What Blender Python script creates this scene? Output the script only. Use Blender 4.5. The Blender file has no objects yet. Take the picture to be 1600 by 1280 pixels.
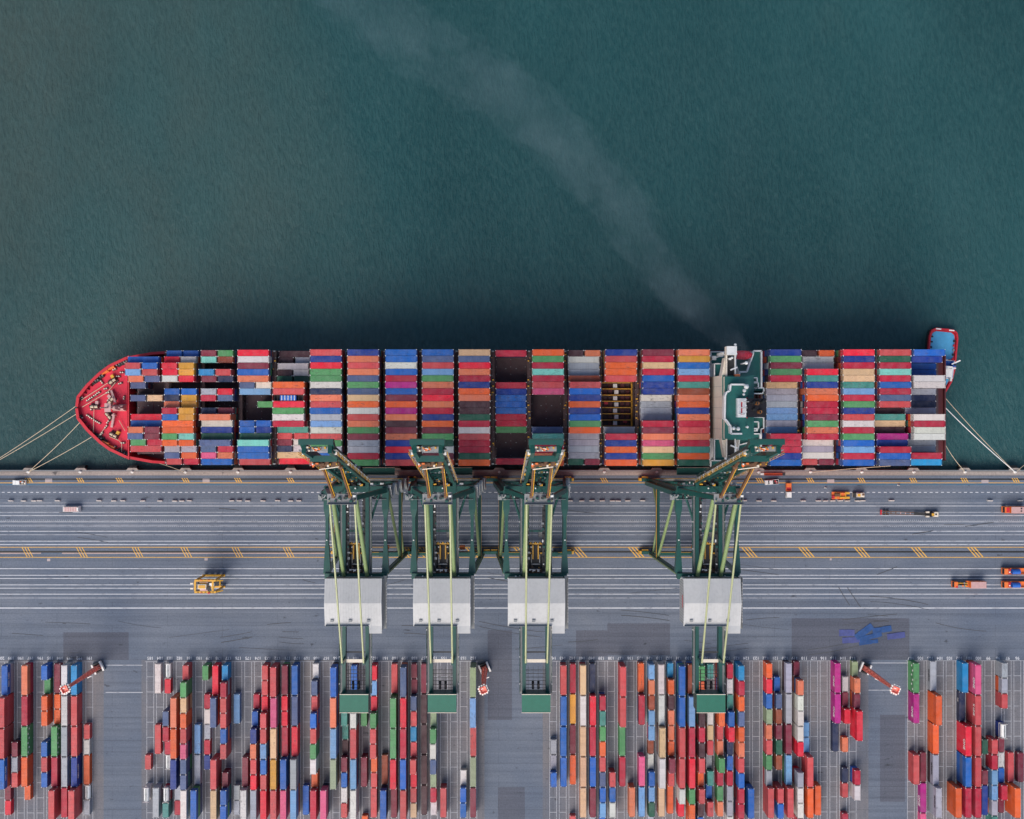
import bpy, math, random
from mathutils import Vector, Matrix

random.seed(7)
SC = bpy.context.scene
COL = SC.collection
R = math.radians

# ------------------------------------------------------------------ camera, sky, sun, exposure
CAM_H, FPX, XC, YC = 400.0, 1500.0, 779.0, 635.0      # drone height, focal length and foot point
cd = bpy.data.cameras.new('drone_camera')
cam = bpy.data.objects.new('drone_camera', cd)
COL.objects.link(cam)
cam.location = (0, 0, CAM_H)
cd.sensor_width = 36.0
cd.lens = FPX * 36.0 / 1600.0
cd.shift_x = (800.0 - XC) / 1600.0
cd.shift_y = -(640.0 - YC) / 1600.0
cd.clip_start = 1.0
cd.clip_end = 30000.0
SC.camera = cam

TO_SUN = Vector((-0.45, -1.0, 0.0)).normalized() * math.cos(R(44)) + Vector((0, 0, math.sin(R(44))))
W = bpy.data.worlds.new('World')
SC.world = W
W.use_nodes = True
wn = W.node_tree.nodes
sky = wn.new('ShaderNodeTexSky')
sky.sky_type = 'NISHITA'
sky.sun_disc = False
sky.sun_elevation = R(44)
sky.sun_rotation = math.atan2(TO_SUN.x, TO_SUN.y)
sky.dust_density = 2.5
sky.air_density = 1.2
W.node_tree.links.new(sky.outputs[0], wn['Background'].inputs[0])
wn['Background'].inputs[1].default_value = 0.07

sd = bpy.data.lights.new('sun', 'SUN')
sd.energy = 1.5
sd.angle = R(48)
sd.color = (1.0, 0.93, 0.84)
sun = bpy.data.objects.new('sun', sd)
COL.objects.link(sun)
sun.rotation_euler = TO_SUN.to_track_quat('Z', 'Y').to_euler()
sun.location = TO_SUN * 900
SC.view_settings.view_transform = 'Standard'
SC.view_settings.look = 'None'
SC.view_settings.gamma = 1.0
SC.view_settings.exposure = 1.18
SC.cycles.volume_step_rate = 2.0
SC.cycles.max_bounces = 6


# ------------------------------------------------------------------ helpers
def at(u, v, z=0.0):
    s = (CAM_H - z) / FPX
    return ((u - XC) * s, (YC - v) * s)


at_real = at
ZS = 400.0 / 345.0                                     # height unit of the ship and the cranes


def atp(u, v, z=0.0):
    return at_real(u, v, z * ZS)


def lin(c):
    return tuple((x / 255 / 12.92) if x / 255 <= 0.04045 else ((x / 255 + 0.055) / 1.055) ** 2.4 for x in c)


class MB:
    ZSC = 1.0

    def __init__(self):
        self.v, self.f, self.m, self.c = [], [], [], []
        self.col = None

    def add(self, vs, fs, m=0):
        b = len(self.v)
        self.v += [tuple(p) for p in vs]
        for q in fs:
            self.f.append(tuple(b + i for i in q))
            self.m.append(m)
            self.c.append(self.col)
        return self

    def box(self, x, y, z, sx, sy, sz, m=0, rz=0.0):
        """centre x,y, bottom z"""
        hx, hy = sx / 2, sy / 2
        c, s = math.cos(rz), math.sin(rz)
        p = [(x + a * c - b * s, y + a * s + b * c) for a, b in ((-hx, -hy), (hx, -hy), (hx, hy), (-hx, hy))]
        return self.add([(a, b, z) for a, b in p] + [(a, b, z + sz) for a, b in p],
                        [(3, 2, 1, 0), (4, 5, 6, 7), (0, 1, 5, 4), (1, 2, 6, 5), (2, 3, 7, 6), (3, 0, 4, 7)], m)

    def wedge(self, x, y, z, sx, sy, sz, tx=0.8, ty=0.8, ox=0.0, m=0, rz=0.0):
        """box whose top is scaled by tx,ty and shifted by ox"""
        c, s = math.cos(rz), math.sin(rz)
        def w(a, b): return (x + a * c - b * s, y + a * s + b * c)
        hx, hy = sx / 2, sy / 2
        lo = [w(-hx, -hy), w(hx, -hy), w(hx, hy), w(-hx, hy)]
        hi = [w(-hx * tx + ox, -hy * ty), w(hx * tx + ox, -hy * ty), w(hx * tx + ox, hy * ty), w(-hx * tx + ox, hy * ty)]
        return self.add([(a, b, z) for a, b in lo] + [(a, b, z + sz) for a, b in hi],
                        [(3, 2, 1, 0), (4, 5, 6, 7), (0, 1, 5, 4), (1, 2, 6, 5), (2, 3, 7, 6), (3, 0, 4, 7)], m)

    def beam(self, p, q, w, h, m=0, w2=None, h2=None):
        p, q = Vector(p), Vector(q)
        d = (q - p).normalized()
        up = Vector((0, 0, 1)) if abs(d.z) < 0.95 else Vector((0, 1, 0))
        s = d.cross(up).normalized()
        t = s.cross(d).normalized()
        w2, h2 = w2 or w, h2 or h
        a = [p + s * (i * w / 2) + t * (j * h / 2) for i, j in ((-1, -1), (1, -1), (1, 1), (-1, 1))]
        b = [q + s * (i * w2 / 2) + t * (j * h2 / 2) for i, j in ((-1, -1), (1, -1), (1, 1), (-1, 1))]
        return self.add(a + b, [(3, 2, 1, 0), (4, 5, 6, 7), (0, 1, 5, 4), (1, 2, 6, 5), (2, 3, 7, 6), (3, 0, 4, 7)], m)

    def tube(self, p, q, r, n=10, m=0, r2=None):
        p, q = Vector(p), Vector(q)
        d = (q - p).normalized()
        up = Vector((0, 0, 1)) if abs(d.z) < 0.95 else Vector((0, 1, 0))
        s = d.cross(up).normalized()
        t = s.cross(d).normalized()
        r2 = r if r2 is None else r2
        a = [p + (s * math.cos(2 * math.pi * i / n) + t * math.sin(2 * math.pi * i / n)) * r for i in range(n)]
        b = [q + (s * math.cos(2 * math.pi * i / n) + t * math.sin(2 * math.pi * i / n)) * r2 for i in range(n)]
        fs = [(i, (i + 1) % n, n + (i + 1) % n, n + i) for i in range(n)]
        fs += [tuple(range(n - 1, -1, -1)), tuple(range(n, 2 * n))]
        return self.add(a + b, fs, m)

    def prism(self, poly, z0, z1, m=0, mtop=None):
        n = len(poly)
        a = sum(poly[i][0] * poly[(i + 1) % n][1] - poly[(i + 1) % n][0] * poly[i][1] for i in range(n))
        if a < 0:
            poly = poly[::-1]
        self.add([(x, y, z0) for x, y in poly] + [(x, y, z1) for x, y in poly],
                 [(i, (i + 1) % n, n + (i + 1) % n, n + i) for i in range(n)] + [tuple(range(n - 1, -1, -1))], m)
        return self.add([(x, y, z1) for x, y in poly], [tuple(range(n))], m if mtop is None else mtop)

    def rail(self, pts, z, w=0.28, h=1.0, m=0, closed=False):
        n = len(pts)
        for i in range(n if closed else n - 1):
            a, b = pts[i], pts[(i + 1) % n]
            self.beam((a[0], a[1], z + h / 2), (b[0], b[1], z + h / 2), w, h, m)
        return self

    def ball(self, c, r, m=0, n=10, k=6, zs=1.0):
        vs, fs = [], []
        for j in range(k + 1):
            th = math.pi * j / k
            for i in range(n):
                ph = 2 * math.pi * i / n
                vs.append((c[0] + r * math.sin(th) * math.cos(ph), c[1] + r * math.sin(th) * math.sin(ph), c[2] + r * zs * math.cos(th)))
        for j in range(k):
            for i in range(n):
                fs.append((j * n + i, (j + 1) * n + i, (j + 1) * n + (i + 1) % n, j * n + (i + 1) % n))
        return self.add(vs, fs, m)

    def quad(self, pts, m=0):
        return self.add(pts, [tuple(range(len(pts)))], m)

    def mesh(self, name, mats):
        me = bpy.data.meshes.new(name)
        me.from_pydata([(x, y, z * MB.ZSC) for x, y, z in self.v] if MB.ZSC != 1.0 else self.v, [], self.f)
        for mt in mats if isinstance(mats, (list, tuple)) else [mats]:
            me.materials.append(mt)
        me.polygons.foreach_set('material_index', self.m)
        if any(c is not None for c in self.c):
            ca = me.color_attributes.new('paint', 'FLOAT_COLOR', 'CORNER')
            arr = []
            for q, c in zip(self.f, self.c):
                arr += list(c or (0.5, 0.5, 0.5)) * 0
                for _ in q:
                    arr += [*(c or (0.5, 0.5, 0.5)), 1.0]
            ca.data.foreach_set('color', arr)
        me.update()
        return me

    def build(self, name, mats, parent=None, smooth=False):
        me = self.mesh(name, mats)
        if smooth:
            me.polygons.foreach_set('use_smooth', [True] * len(me.polygons))
        return link(name, me, parent)


def link(name, me, parent=None):
    o = bpy.data.objects.new(name, me)
    COL.objects.link(o)
    if parent is not None:
        o.parent = parent
    return o


def tag(o, label, cat, group=None, kind=None):
    o['label'] = label
    o['category'] = cat
    if group:
        o['group'] = group
    if kind:
        o['kind'] = kind
    return o


def thing(name, label, cat, loc=(0, 0, 0), rz=0.0, group=None):
    o = bpy.data.objects.new(name, None)
    COL.objects.link(o)
    o.empty_display_size = 2
    o.location = loc
    o.rotation_euler = (0, 0, rz)
    return tag(o, label, cat, group)


def structure(o):
    o['kind'] = 'structure'
    return o


def copy_tree(o, parent=None):
    c = o.copy()
    COL.objects.link(c)
    c.parent = parent
    for ch in list(o.children):
        copy_tree(ch, c)
    return c


def text_mesh(body, size, extrude=0.01):
    cu = bpy.data.curves.new('lettering', 'FONT')
    cu.body = body
    cu.size = size
    cu.extrude = extrude
    cu.align_x = 'CENTER'
    cu.align_y = 'CENTER'
    cu.offset = size * 0.02
    ob = bpy.data.objects.new('lettering', cu)
    COL.objects.link(ob)
    dg = bpy.context.evaluated_depsgraph_get()
    me = bpy.data.meshes.new_from_object(ob.evaluated_get(dg))
    bpy.data.objects.remove(ob)
    bpy.data.curves.remove(cu)
    return me


ORD = ('zeroth first second third fourth fifth sixth seventh eighth ninth tenth eleventh twelfth thirteenth fourteenth '
       'fifteenth sixteenth seventeenth eighteenth nineteenth twentieth').split()
ORD += ['twenty-' + x for x in ORD[1:10]] + ['thirtieth'] + ['thirty-' + x for x in ORD[1:10]] + ['fortieth'] + ['forty-' + x for x in ORD[1:10]] + ['fiftieth'] + ['fifty-' + x for x in ORD[1:10]]


# ------------------------------------------------------------------ materials
def new_mat(name):
    m = bpy.data.materials.new(name)
    m.use_nodes = True
    nt = m.node_tree
    return m, nt, nt.nodes['Principled BSDF']


def node(nt, kind, **kw):
    n = nt.nodes.new(kind)
    for k, v in kw.items():
        setattr(n, k, v)
    return n


def ramp(nt, fac, a, b, ca=(0, 0, 0, 1), cb=(1, 1, 1, 1)):
    r = node(nt, 'ShaderNodeValToRGB')
    r.color_ramp.elements[0].position, r.color_ramp.elements[1].position = a, b
    r.color_ramp.elements[0].color, r.color_ramp.elements[1].color = ca, cb
    nt.links.new(fac, r.inputs[0])
    return r.outputs[0]


def mixc(nt, fac, a, b, mode='MIX'):
    m = node(nt, 'ShaderNodeMix', data_type='RGBA', blend_type=mode)
    for s, v in ((m.inputs[0], fac), (m.inputs[6], a), (m.inputs[7], b)):
        if hasattr(v, 'is_linked'):
            nt.links.new(v, s)
        else:
            s.default_value = v if not isinstance(v, tuple) or len(v) == 4 else (*v, 1)
    return m.outputs[2]


def noise(nt, vec, scale, detail=4.0, rough=0.55):
    n = node(nt, 'ShaderNodeTexNoise')
    n.inputs['Scale'].default_value = scale
    n.inputs['Detail'].default_value = detail
    n.inputs['Roughness'].default_value = rough
    nt.links.new(vec, n.inputs['Vector'])
    return n.outputs['Fac']


def scaled(nt, vec, sx, sy, sz):
    mp = node(nt, 'ShaderNodeMapping')
    mp.inputs['Scale'].default_value = (sx, sy, sz)
    nt.links.new(vec, mp.inputs['Vector'])
    return mp.outputs[0]


def paint(name, col, rough=0.5, metal=0.0, var=0.25, scale=0.6, dirt=(0.05, 0.045, 0.04)):
    m, nt, p = new_mat(name)
    tc = node(nt, 'ShaderNodeTexCoord').outputs['Object']
    f = ramp(nt, noise(nt, tc, scale, 6), 0.35, 0.75)
    g = ramp(nt, noise(nt, tc, scale * 7, 3), 0.45, 0.8)
    c = mixc(nt, var, (*col, 1), mixc(nt, f, (*[x * 0.75 for x in col], 1), (*[min(1, x * 1.3 + 0.01) for x in col], 1)))
    mm = node(nt, 'ShaderNodeMath', operation='MULTIPLY')
    nt.links.new(g, mm.inputs[0])
    mm.inputs[1].default_value = var * 0.9
    c = mixc(nt, mm.outputs[0], c, (*dirt, 1))
    nt.links.new(c, p.inputs['Base Color'])
    p.inputs['Roughness'].default_value = rough
    p.inputs['Metallic'].default_value = metal
    return m


def container_paint(name, attr=False):
    m, nt, p = new_mat(name)
    oi = node(nt, 'ShaderNodeObjectInfo')
    tc = node(nt, 'ShaderNodeTexCoord').outputs['Object']
    if attr:
        a = node(nt, 'ShaderNodeAttribute', attribute_name='paint')
        base = a.outputs['Color']
        vec = tc
    else:
        base = oi.outputs['Color']
        cm = node(nt, 'ShaderNodeCombineXYZ')
        mu = node(nt, 'ShaderNodeMath', operation='MULTIPLY')
        nt.links.new(oi.outputs['Random'], mu.inputs[0])
        mu.inputs[1].default_value = 900.0
        nt.links.new(mu.outputs[0], cm.inputs[0])
        nt.links.new(mu.outputs[0], cm.inputs[2])
        ad = node(nt, 'ShaderNodeVectorMath', operation='ADD')
        nt.links.new(tc, ad.inputs[0])
        nt.links.new(cm.outputs[0], ad.inputs[1])
        vec = ad.outputs[0]
    # roof sheets: each 1.1 m panel a shade of its own
    sep = node(nt, 'ShaderNodeSeparateXYZ')
    nt.links.new(vec, sep.inputs[0])
    fl = node(nt, 'ShaderNodeMath', operation='SNAP')
    nt.links.new(sep.outputs[0], fl.inputs[0])
    fl.inputs[1].default_value = 1.12
    wn_ = node(nt, 'ShaderNodeTexWhiteNoise', noise_dimensions='1D')
    nt.links.new(fl.outputs[0], wn_.inputs['W'])
    c = mixc(nt, 0.07, base, mixc(nt, wn_.outputs['Value'], (0.0, 0.0, 0.0, 1), (1, 1, 1, 1)), 'OVERLAY')
    # sun-bleached film
    bl = ramp(nt, noise(nt, scaled(nt, vec, 1, 1, 0.3), 0.35, 5, 0.6), 0.38, 0.72, (0, 0, 0, 1), (0.22, 0.22, 0.22, 1))
    c = mixc(nt, bl, c, mixc(nt, 0.4, base, (0.5, 0.45, 0.45, 1)))
    # soot, scrapes and rust
    d = ramp(nt, noise(nt, scaled(nt, vec, 0.5, 1.6, 1), 1.1, 7, 0.68), 0.54, 0.70, (0, 0, 0, 1), (0.9, 0.9, 0.9, 1))
    lv = node(nt, 'ShaderNodeMath', operation='POWER')
    if attr:
        lv.inputs[0].default_value = 0.5
    else:
        fr = node(nt, 'ShaderNodeMath', operation='FRACT')
        m7 = node(nt, 'ShaderNodeMath', operation='MULTIPLY')
        nt.links.new(oi.outputs['Random'], m7.inputs[0])
        m7.inputs[1].default_value = 37.0
        nt.links.new(m7.outputs[0], fr.inputs[0])
        nt.links.new(fr.outputs[0], lv.inputs[0])
    lv.inputs[1].default_value = 1.0
    dm = node(nt, 'ShaderNodeMath', operation='MULTIPLY')
    nt.links.new(d, dm.inputs[0])
    nt.links.new(lv.outputs[0], dm.inputs[1])
    c = mixc(nt, dm.outputs[0], c, (0.06, 0.045, 0.045, 1))
    # long scrapes and patched sheets
    sc_ = ramp(nt, noise(nt, scaled(nt, vec, 0.35, 3.2, 1), 1.0, 3, 0.6), 0.62, 0.66, (0, 0, 0, 1), (0.5, 0.5, 0.5, 1))
    sm_ = node(nt, 'ShaderNodeMath', operation='MULTIPLY')
    nt.links.new(sc_, sm_.inputs[0])
    nt.links.new(lv.outputs[0], sm_.inputs[1])
    c = mixc(nt, sm_.outputs[0], c, mixc(nt, 0.5, base, (0.25, 0.22, 0.21, 1)))
    ru = ramp(nt, noise(nt, vec, 1.3, 4, 0.75), 0.67, 0.73, (0, 0, 0, 1), (0.75, 0.75, 0.75, 1))
    c = mixc(nt, ru, c, (0.09, 0.04, 0.02, 1))
    nt.links.new(c, p.inputs['Base Color'])
    p.inputs['Roughness'].default_value = 0.55
    p.inputs['Specular IOR Level'].default_value = 0.35
    return m


MC = container_paint('container_paint')
MCA = container_paint('stack_paint', True)
M = {
    'cast': paint('bare_corner_steel', (0.6, 0.58, 0.57), 0.5),
    'dark': paint('dark_steel', (0.018, 0.018, 0.02), 0.6),
    'green': paint('crane_green', (0.003, 0.062, 0.052), 0.38, 0, 0.3, 0.25),
    'greenroof': paint('crane_roof_green', (0.006, 0.13, 0.085), 0.55, 0, 0.25, 0.5),
    'stay': paint('pale_stay_paint', (0.34, 0.36, 0.19), 0.35, 0, 0.25, 0.4),
    'tubegreen': paint('strut_green', (0.19, 0.26, 0.11), 0.33, 0, 0.3, 0.3),
    'yellow': paint('safety_yellow', (0.62, 0.32, 0.025), 0.45, 0, 0.3, 1.2),
    'orange': paint('safety_orange', (0.72, 0.16, 0.03), 0.45, 0, 0.25, 1.2),
    'rust': paint('rusty_link_steel', (0.13, 0.055, 0.022), 0.6, 0, 0.5, 0.9),
    'white': paint('white_paint', (0.72, 0.71, 0.70), 0.45, 0, 0.2, 0.5),
    'housewhite': paint('machinery_house_white', (0.45, 0.45, 0.455), 0.6, 0, 0.14, 0.13),
    'cream': paint('cream_paint', (0.68, 0.6, 0.5), 0.5, 0, 0.2, 0.4),
    'red': paint('hull_red', (0.50, 0.012, 0.026), 0.45, 0, 0.25, 0.2),
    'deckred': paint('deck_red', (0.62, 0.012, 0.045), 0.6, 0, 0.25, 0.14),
    'darkred': paint('dark_deck_red', (0.085, 0.010, 0.016), 0.6, 0, 0.4, 0.3),  # darker red paint of the main deck and small fittings
    'pale': paint('pale_pink_winch_paint', (0.50, 0.30, 0.29), 0.5, 0, 0.35, 1.0),
    'deckgreen': paint('ship_deck_green', (0.004, 0.115, 0.10), 0.55, 0, 0.4, 0.35),
    'hatch': paint('hatch_cover_paint', (0.060, 0.030, 0.036), 0.7, 0, 0.5, 0.35, (0.08, 0.07, 0.07)),
    'bridge': paint('lashing_bridge_paint', (0.045, 0.02, 0.022), 0.6, 0, 0.4, 0.5),
    'black': paint('black_rubber', (0.012, 0.012, 0.013), 0.7),
    'glass': paint('dark_glass', (0.012, 0.018, 0.025), 0.12, 0, 0.0),
    'masttower': paint('mast_red', (0.95, 0.26, 0.19), 0.5, 0, 0.25, 0.6),
    'lamp': paint('lamp_housing', (0.8, 0.76, 0.72), 0.4, 0, 0.1),
    'grey': paint('grey_paint', (0.22, 0.23, 0.24), 0.5),
    'tugdeck': paint('tug_deck_blue', (0.07, 0.34, 0.58), 0.55, 0, 0.35, 0.5, (0.12, 0.2, 0.3)),
    'blue': paint('blue_paint', (0.012, 0.10, 0.42), 0.45, 0, 0.2, 1.0),
    'rope': paint('mooring_rope', (0.52, 0.42, 0.30), 0.8, 0, 0.3, 2.0),
    'concrete': paint('precast_concrete', (0.56, 0.50, 0.47), 0.85, 0, 0.3, 0.8),
    'exhaust': paint('sooty_funnel', (0.006, 0.006, 0.012), 0.9, 0, 0.2, 0.8, (0.01, 0.01, 0.01)),
    'boat': paint('lifeboat_red', (0.78, 0.015, 0.05), 0.4, 0, 0.15, 0.8),
    'copper': paint('scorched_pipe', (0.5, 0.2, 0.06), 0.4, 0.6, 0.4, 1.5),
}


# ------------------------------------------------------------------ setting: water, ground, markings
def water_mat():
    m, nt, p = new_mat('harbour_water')
    tc = node(nt, 'ShaderNodeNewGeometry').outputs['Position']
    sep = node(nt, 'ShaderNodeSeparateXYZ')
    nt.links.new(tc, sep.inputs[0])
    big = ramp(nt, noise(nt, scaled(nt, tc, 1, 0.6, 1), 0.007, 5, 0.55), 0.32, 0.70)
    c = mixc(nt, big, (0.008, 0.042, 0.047, 1), (0.017, 0.074, 0.080, 1))
    # river silt: olive water carried along the west side in ragged tongues
    mr = node(nt, 'ShaderNodeMapRange')
    for k, v in enumerate((-240.0, 40.0, 0.22, -0.16)):
        mr.inputs[1 + k].default_value = v
    nt.links.new(sep.outputs[0], mr.inputs[0])
    ad0 = node(nt, 'ShaderNodeMath', operation='ADD')
    nt.links.new(noise(nt, scaled(nt, tc, 1, 0.55, 1), 0.008, 5, 0.6), ad0.inputs[0])
    nt.links.new(mr.outputs[0], ad0.inputs[1])
    silt = ramp(nt, ad0.outputs[0], 0.45, 0.85, (0, 0, 0, 1), (0.75, 0.75, 0.75, 1))
    c = mixc(nt, silt, c, (0.055, 0.066, 0.056, 1))
    rot = node(nt, 'ShaderNodeMapping')
    rot.inputs['Rotation'].default_value = (0, 0, R(32))
    rot.inputs['Scale'].default_value = (1.0, 0.38, 1)
    nt.links.new(tc, rot.inputs['Vector'])
    w1 = noise(nt, rot.outputs[0], 0.7, 6, 0.7)
    w2 = noise(nt, rot.outputs[0], 0.05, 4, 0.55)
    c = mixc(nt, ramp(nt, w1, 0.42, 0.72, (0, 0, 0, 1), (0.24, 0.24, 0.24, 1)), c, (0.06, 0.125, 0.125, 1))
    c = mixc(nt, ramp(nt, w1, 0.28, 0.46, (0.2, 0.2, 0.2, 1), (0, 0, 0, 1)), c, (0.006, 0.022, 0.026, 1))
    c = mixc(nt, ramp(nt, w2, 0.45, 0.75, (0, 0, 0, 1), (0.18, 0.18, 0.18, 1)), c, (0.04, 0.095, 0.10, 1))
    nt.links.new(c, p.inputs['Base Color'])
    p.inputs['Roughness'].default_value = 0.24
    p.inputs['IOR'].default_value = 1.33
    ad = node(nt, 'ShaderNodeMath', operation='ADD')
    nt.links.new(w1, ad.inputs[0])
    nt.links.new(w2, ad.inputs[1])
    bp_ = node(nt, 'ShaderNodeBump')
    bp_.inputs['Strength'].default_value = 0.9
    bp_.inputs['Distance'].default_value = 0.9
    nt.links.new(ad.outputs[0], bp_.inputs['Height'])
    nt.links.new(bp_.outputs[0], p.inputs['Normal'])
    return m


def asphalt_mat(name, c0, c1, streak=True):
    m, nt, p = new_mat(name)
    tc = node(nt, 'ShaderNodeNewGeometry').outputs['Position']
    c = mixc(nt, ramp(nt, noise(nt, tc, 0.03, 5, 0.6), 0.32, 0.7), (*c0, 1), (*c1, 1))
    # tyre-darkened streaks along the traffic direction
    s = ramp(nt, noise(nt, scaled(nt, tc, 0.012, 0.55, 1), 1.0, 5, 0.6), 0.42, 0.68, (0, 0, 0, 1), (0.5, 0.5, 0.5, 1))
    if streak:
        c = mixc(nt, s, c, (*[x * 0.62 for x in c0], 1))
    else:
        s = ramp(nt, noise(nt, scaled(nt, tc, 0.5, 0.015, 1), 1.0, 5, 0.6), 0.45, 0.68, (0, 0, 0, 1), (0.35, 0.35, 0.35, 1))
        c = mixc(nt, s, c, (*[x * 0.7 for x in c0], 1))
    # paving joints
    j = node(nt, 'ShaderNodeTexBrick')
    j.inputs['Scale'].default_value = 1.0
    j.inputs['Mortar Size'].default_value = 0.05
    j.inputs['Brick Width'].default_value = 46.0
    j.inputs['Row Height'].default_value = 4.8
    j.inputs['Color1'].default_value = (0, 0, 0, 1)
    j.inputs['Color2'].default_value = (0, 0, 0, 1)
    j.inputs['Mortar'].default_value = (0.6, 0.6, 0.6, 1)
    nt.links.new(tc, j.inputs['Vector'])
    c = mixc(nt, j.outputs['Color'], c, (0.03, 0.035, 0.04, 1))
    # oil spots and grit
    o = ramp(nt, noise(nt, scaled(nt, tc, 0.5, 1, 1), 0.35, 3, 0.6), 0.66, 0.74, (0, 0, 0, 1), (0.75, 0.75, 0.75, 1))
    c = mixc(nt, o, c, (0.028, 0.03, 0.036, 1))
    g = ramp(nt, noise(nt, tc, 1.6, 3, 0.7), 0.3, 0.75, (0.8, 0.8, 0.8, 1), (1.2, 1.2, 1.2, 1))
    c = mixc(nt, 1.0, c, g, 'MULTIPLY')
    nt.links.new(c, p.inputs['Base Color'])
    p.inputs['Roughness'].default_value = 0.8
    p.inputs['Specular IOR Level'].default_value = 0.3
    return m


def line_paint(name, col, wear=0.5):
    m, nt, p = new_mat(name)
    tc = node(nt, 'ShaderNodeNewGeometry').outputs['Position']
    f = ramp(nt, noise(nt, scaled(nt, tc, 0.25, 1, 1), 1.3, 5, 0.7), 0.50, 0.70, (0, 0, 0, 1), (wear, wear, wear, 1))
    nt.links.new(mixc(nt, f, (*col, 1), (0.12, 0.125, 0.14, 1)), p.inputs['Base Color'])
    p.inputs['Roughness'].default_value = 0.7
    return m


M['water'] = water_mat()
M['asphalt'] = asphalt_mat('apron_asphalt', (0.100, 0.124, 0.172), (0.150, 0.168, 0.206))
M['yard'] = asphalt_mat('yard_paving', (0.108, 0.120, 0.152), (0.190, 0.172, 0.174), False)
M['patch'] = asphalt_mat('newer_asphalt', (0.082, 0.092, 0.124), (0.104, 0.110, 0.138))
M['cope'] = asphalt_mat('quay_cope_concrete', (0.27, 0.225, 0.205), (0.34, 0.29, 0.265))
M['wl'] = line_paint('white_line_paint', (0.55, 0.56, 0.60), 0.75)
M['thinwl'] = line_paint('worn_line_paint', (0.42, 0.43, 0.47), 0.9)
M['yl'] = line_paint('yellow_line_paint', (0.62, 0.34, 0.06), 0.45)
M['bl'] = line_paint('blue_line_paint', (0.035, 0.11, 0.19), 0.8)
M['pl'] = line_paint('faded_pink_paint', (0.42, 0.30, 0.27), 0.7)
M['pad'] = line_paint('concrete_pad', (0.38, 0.31, 0.31), 0.4)
M['tyre'] = paint('tyre_rubber_mark', (0.062, 0.066, 0.076), 0.9, 0, 0.4, 0.2)
M['bluesheet'] = paint('blue_tarpaulin', (0.008, 0.06, 0.21), 0.6, 0, 0.5, 0.5)
M['violetsheet'] = paint('faded_blue_tarpaulin', (0.05, 0.065, 0.22), 0.6, 0, 0.5, 0.5)

QY = at(0, 735)[1]                                     # face of the quay
WZ = -4.0
b = MB()
b.quad([(-9000, -60, WZ), (9000, -60, WZ), (9000, 9000, WZ), (-9000, 9000, WZ)])
structure(b.build('water', M['water']))
b = MB()
b.quad([(-9000, -9000, 0), (9000, -9000, 0), (9000, QY - 2.1, 0), (-9000, QY - 2.1, 0)])
structure(b.build('ground', M['asphalt']))

# yard paving south of the apron
yv = 1031.5
b = MB()
for u0, u1 in ((-40, 162), (221, 757), (848, 1357), (1418, 1700)):
    x0, y0 = at(u0, yv)
    x1, _ = at(u1, yv)
    b.quad([(x0, -260, 0.004), (x1, -260, 0.004), (x1, y0, 0.004), (x0, y0, 0.004)])
structure(b.build('yard_pavement', M['yard']))


def rect(b, u0, v0, u1, v1, z, m=0):
    x0, y0 = at(u0, v0)
    x1, y1 = at(u1, v1)
    b.quad([(x0, y1, z), (x1, y1, z), (x1, y0, z), (x0, y0, z)], m)


b = MB()
for i_, r_ in enumerate(((99, 988, 201, 1031), (949, 974, 1047, 1024), (1237, 966, 1421, 1031), (1375, 1117, 1414, 1253),
           (900, 985, 949, 1026), (778, 1230, 820, 1290), (762, 985, 800, 1125))):
    rect(b, *r_, 0.006 + 0.0006 * i_)
structure(b.build('asphalt_patch', M['patch']))

# painted markings
b = MB()
MATS = [M['wl'], M['thinwl'], M['yl'], M['bl'], M['pl'], M['pad']]


def hline(v, w, m=0, u0=-300, u1=1900, z=0.012):
    rect(b, u0, v - w / 2, u1, v + w / 2, z, m)


def dashes(v, w, pitch, duty, m=0, u0=-60, u1=1660):
    u = u0
    while u < u1:
        rect(b, u, v - w / 2, u + pitch * duty, v + w / 2, 0.016, m)
        u += pitch


for v, w, m in ((790.7, 0.8, 0), (800.7, 0.7, 1), (805.7, 0.8, 0), (815.5, 0.8, 0), (820.7, 0.7, 1), (830.2, 0.9, 0),
                (835.7, 0.7, 1), (845.7, 0.9, 0), (851.0, 1.0, 0), (888.7, 1.0, 0), (899.0, 0.9, 0), (904.0, 0.9, 0), (914.0, 0.9, 0),
                (919.2, 0.9, 0), (928.5, 1.0, 0), (934.5, 0.7, 1), (950.2, 1.5, 0), (786.0, 0.5, 1)):
    hline(v, w, m)
for v in (754.6, 855.2, 871.0):
    hline(v, 1.0, 2, z=0.012)
hline(757.0, 2.2, 3, z=0.012)
rect(b, -60, 863.8, 64, 865.4, 0.012, 4)
rect(b, 97, 863.8, 560, 865.4, 0.012, 4)
dashes(769.5, 1.1, 8.95, 0.5)
dashes(813.0, 0.8, 3.1, 0.55, 1)
dashes(823.0, 0.8, 3.1, 0.55, 1)


def slant(u, v0, v1, dx, n=3, sp=3.6, w=1.9):
    for k in range(n):
        a = u + (k - 1) * sp
        p = [at(a - dx / 2 - w / 2, v0), at(a - dx / 2 + w / 2, v0), at(a + dx / 2 + w / 2, v1), at(a + dx / 2 - w / 2, v1)]
        b.quad([(x, y, 0.02) for x, y in p[::-1]], 2)


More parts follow.
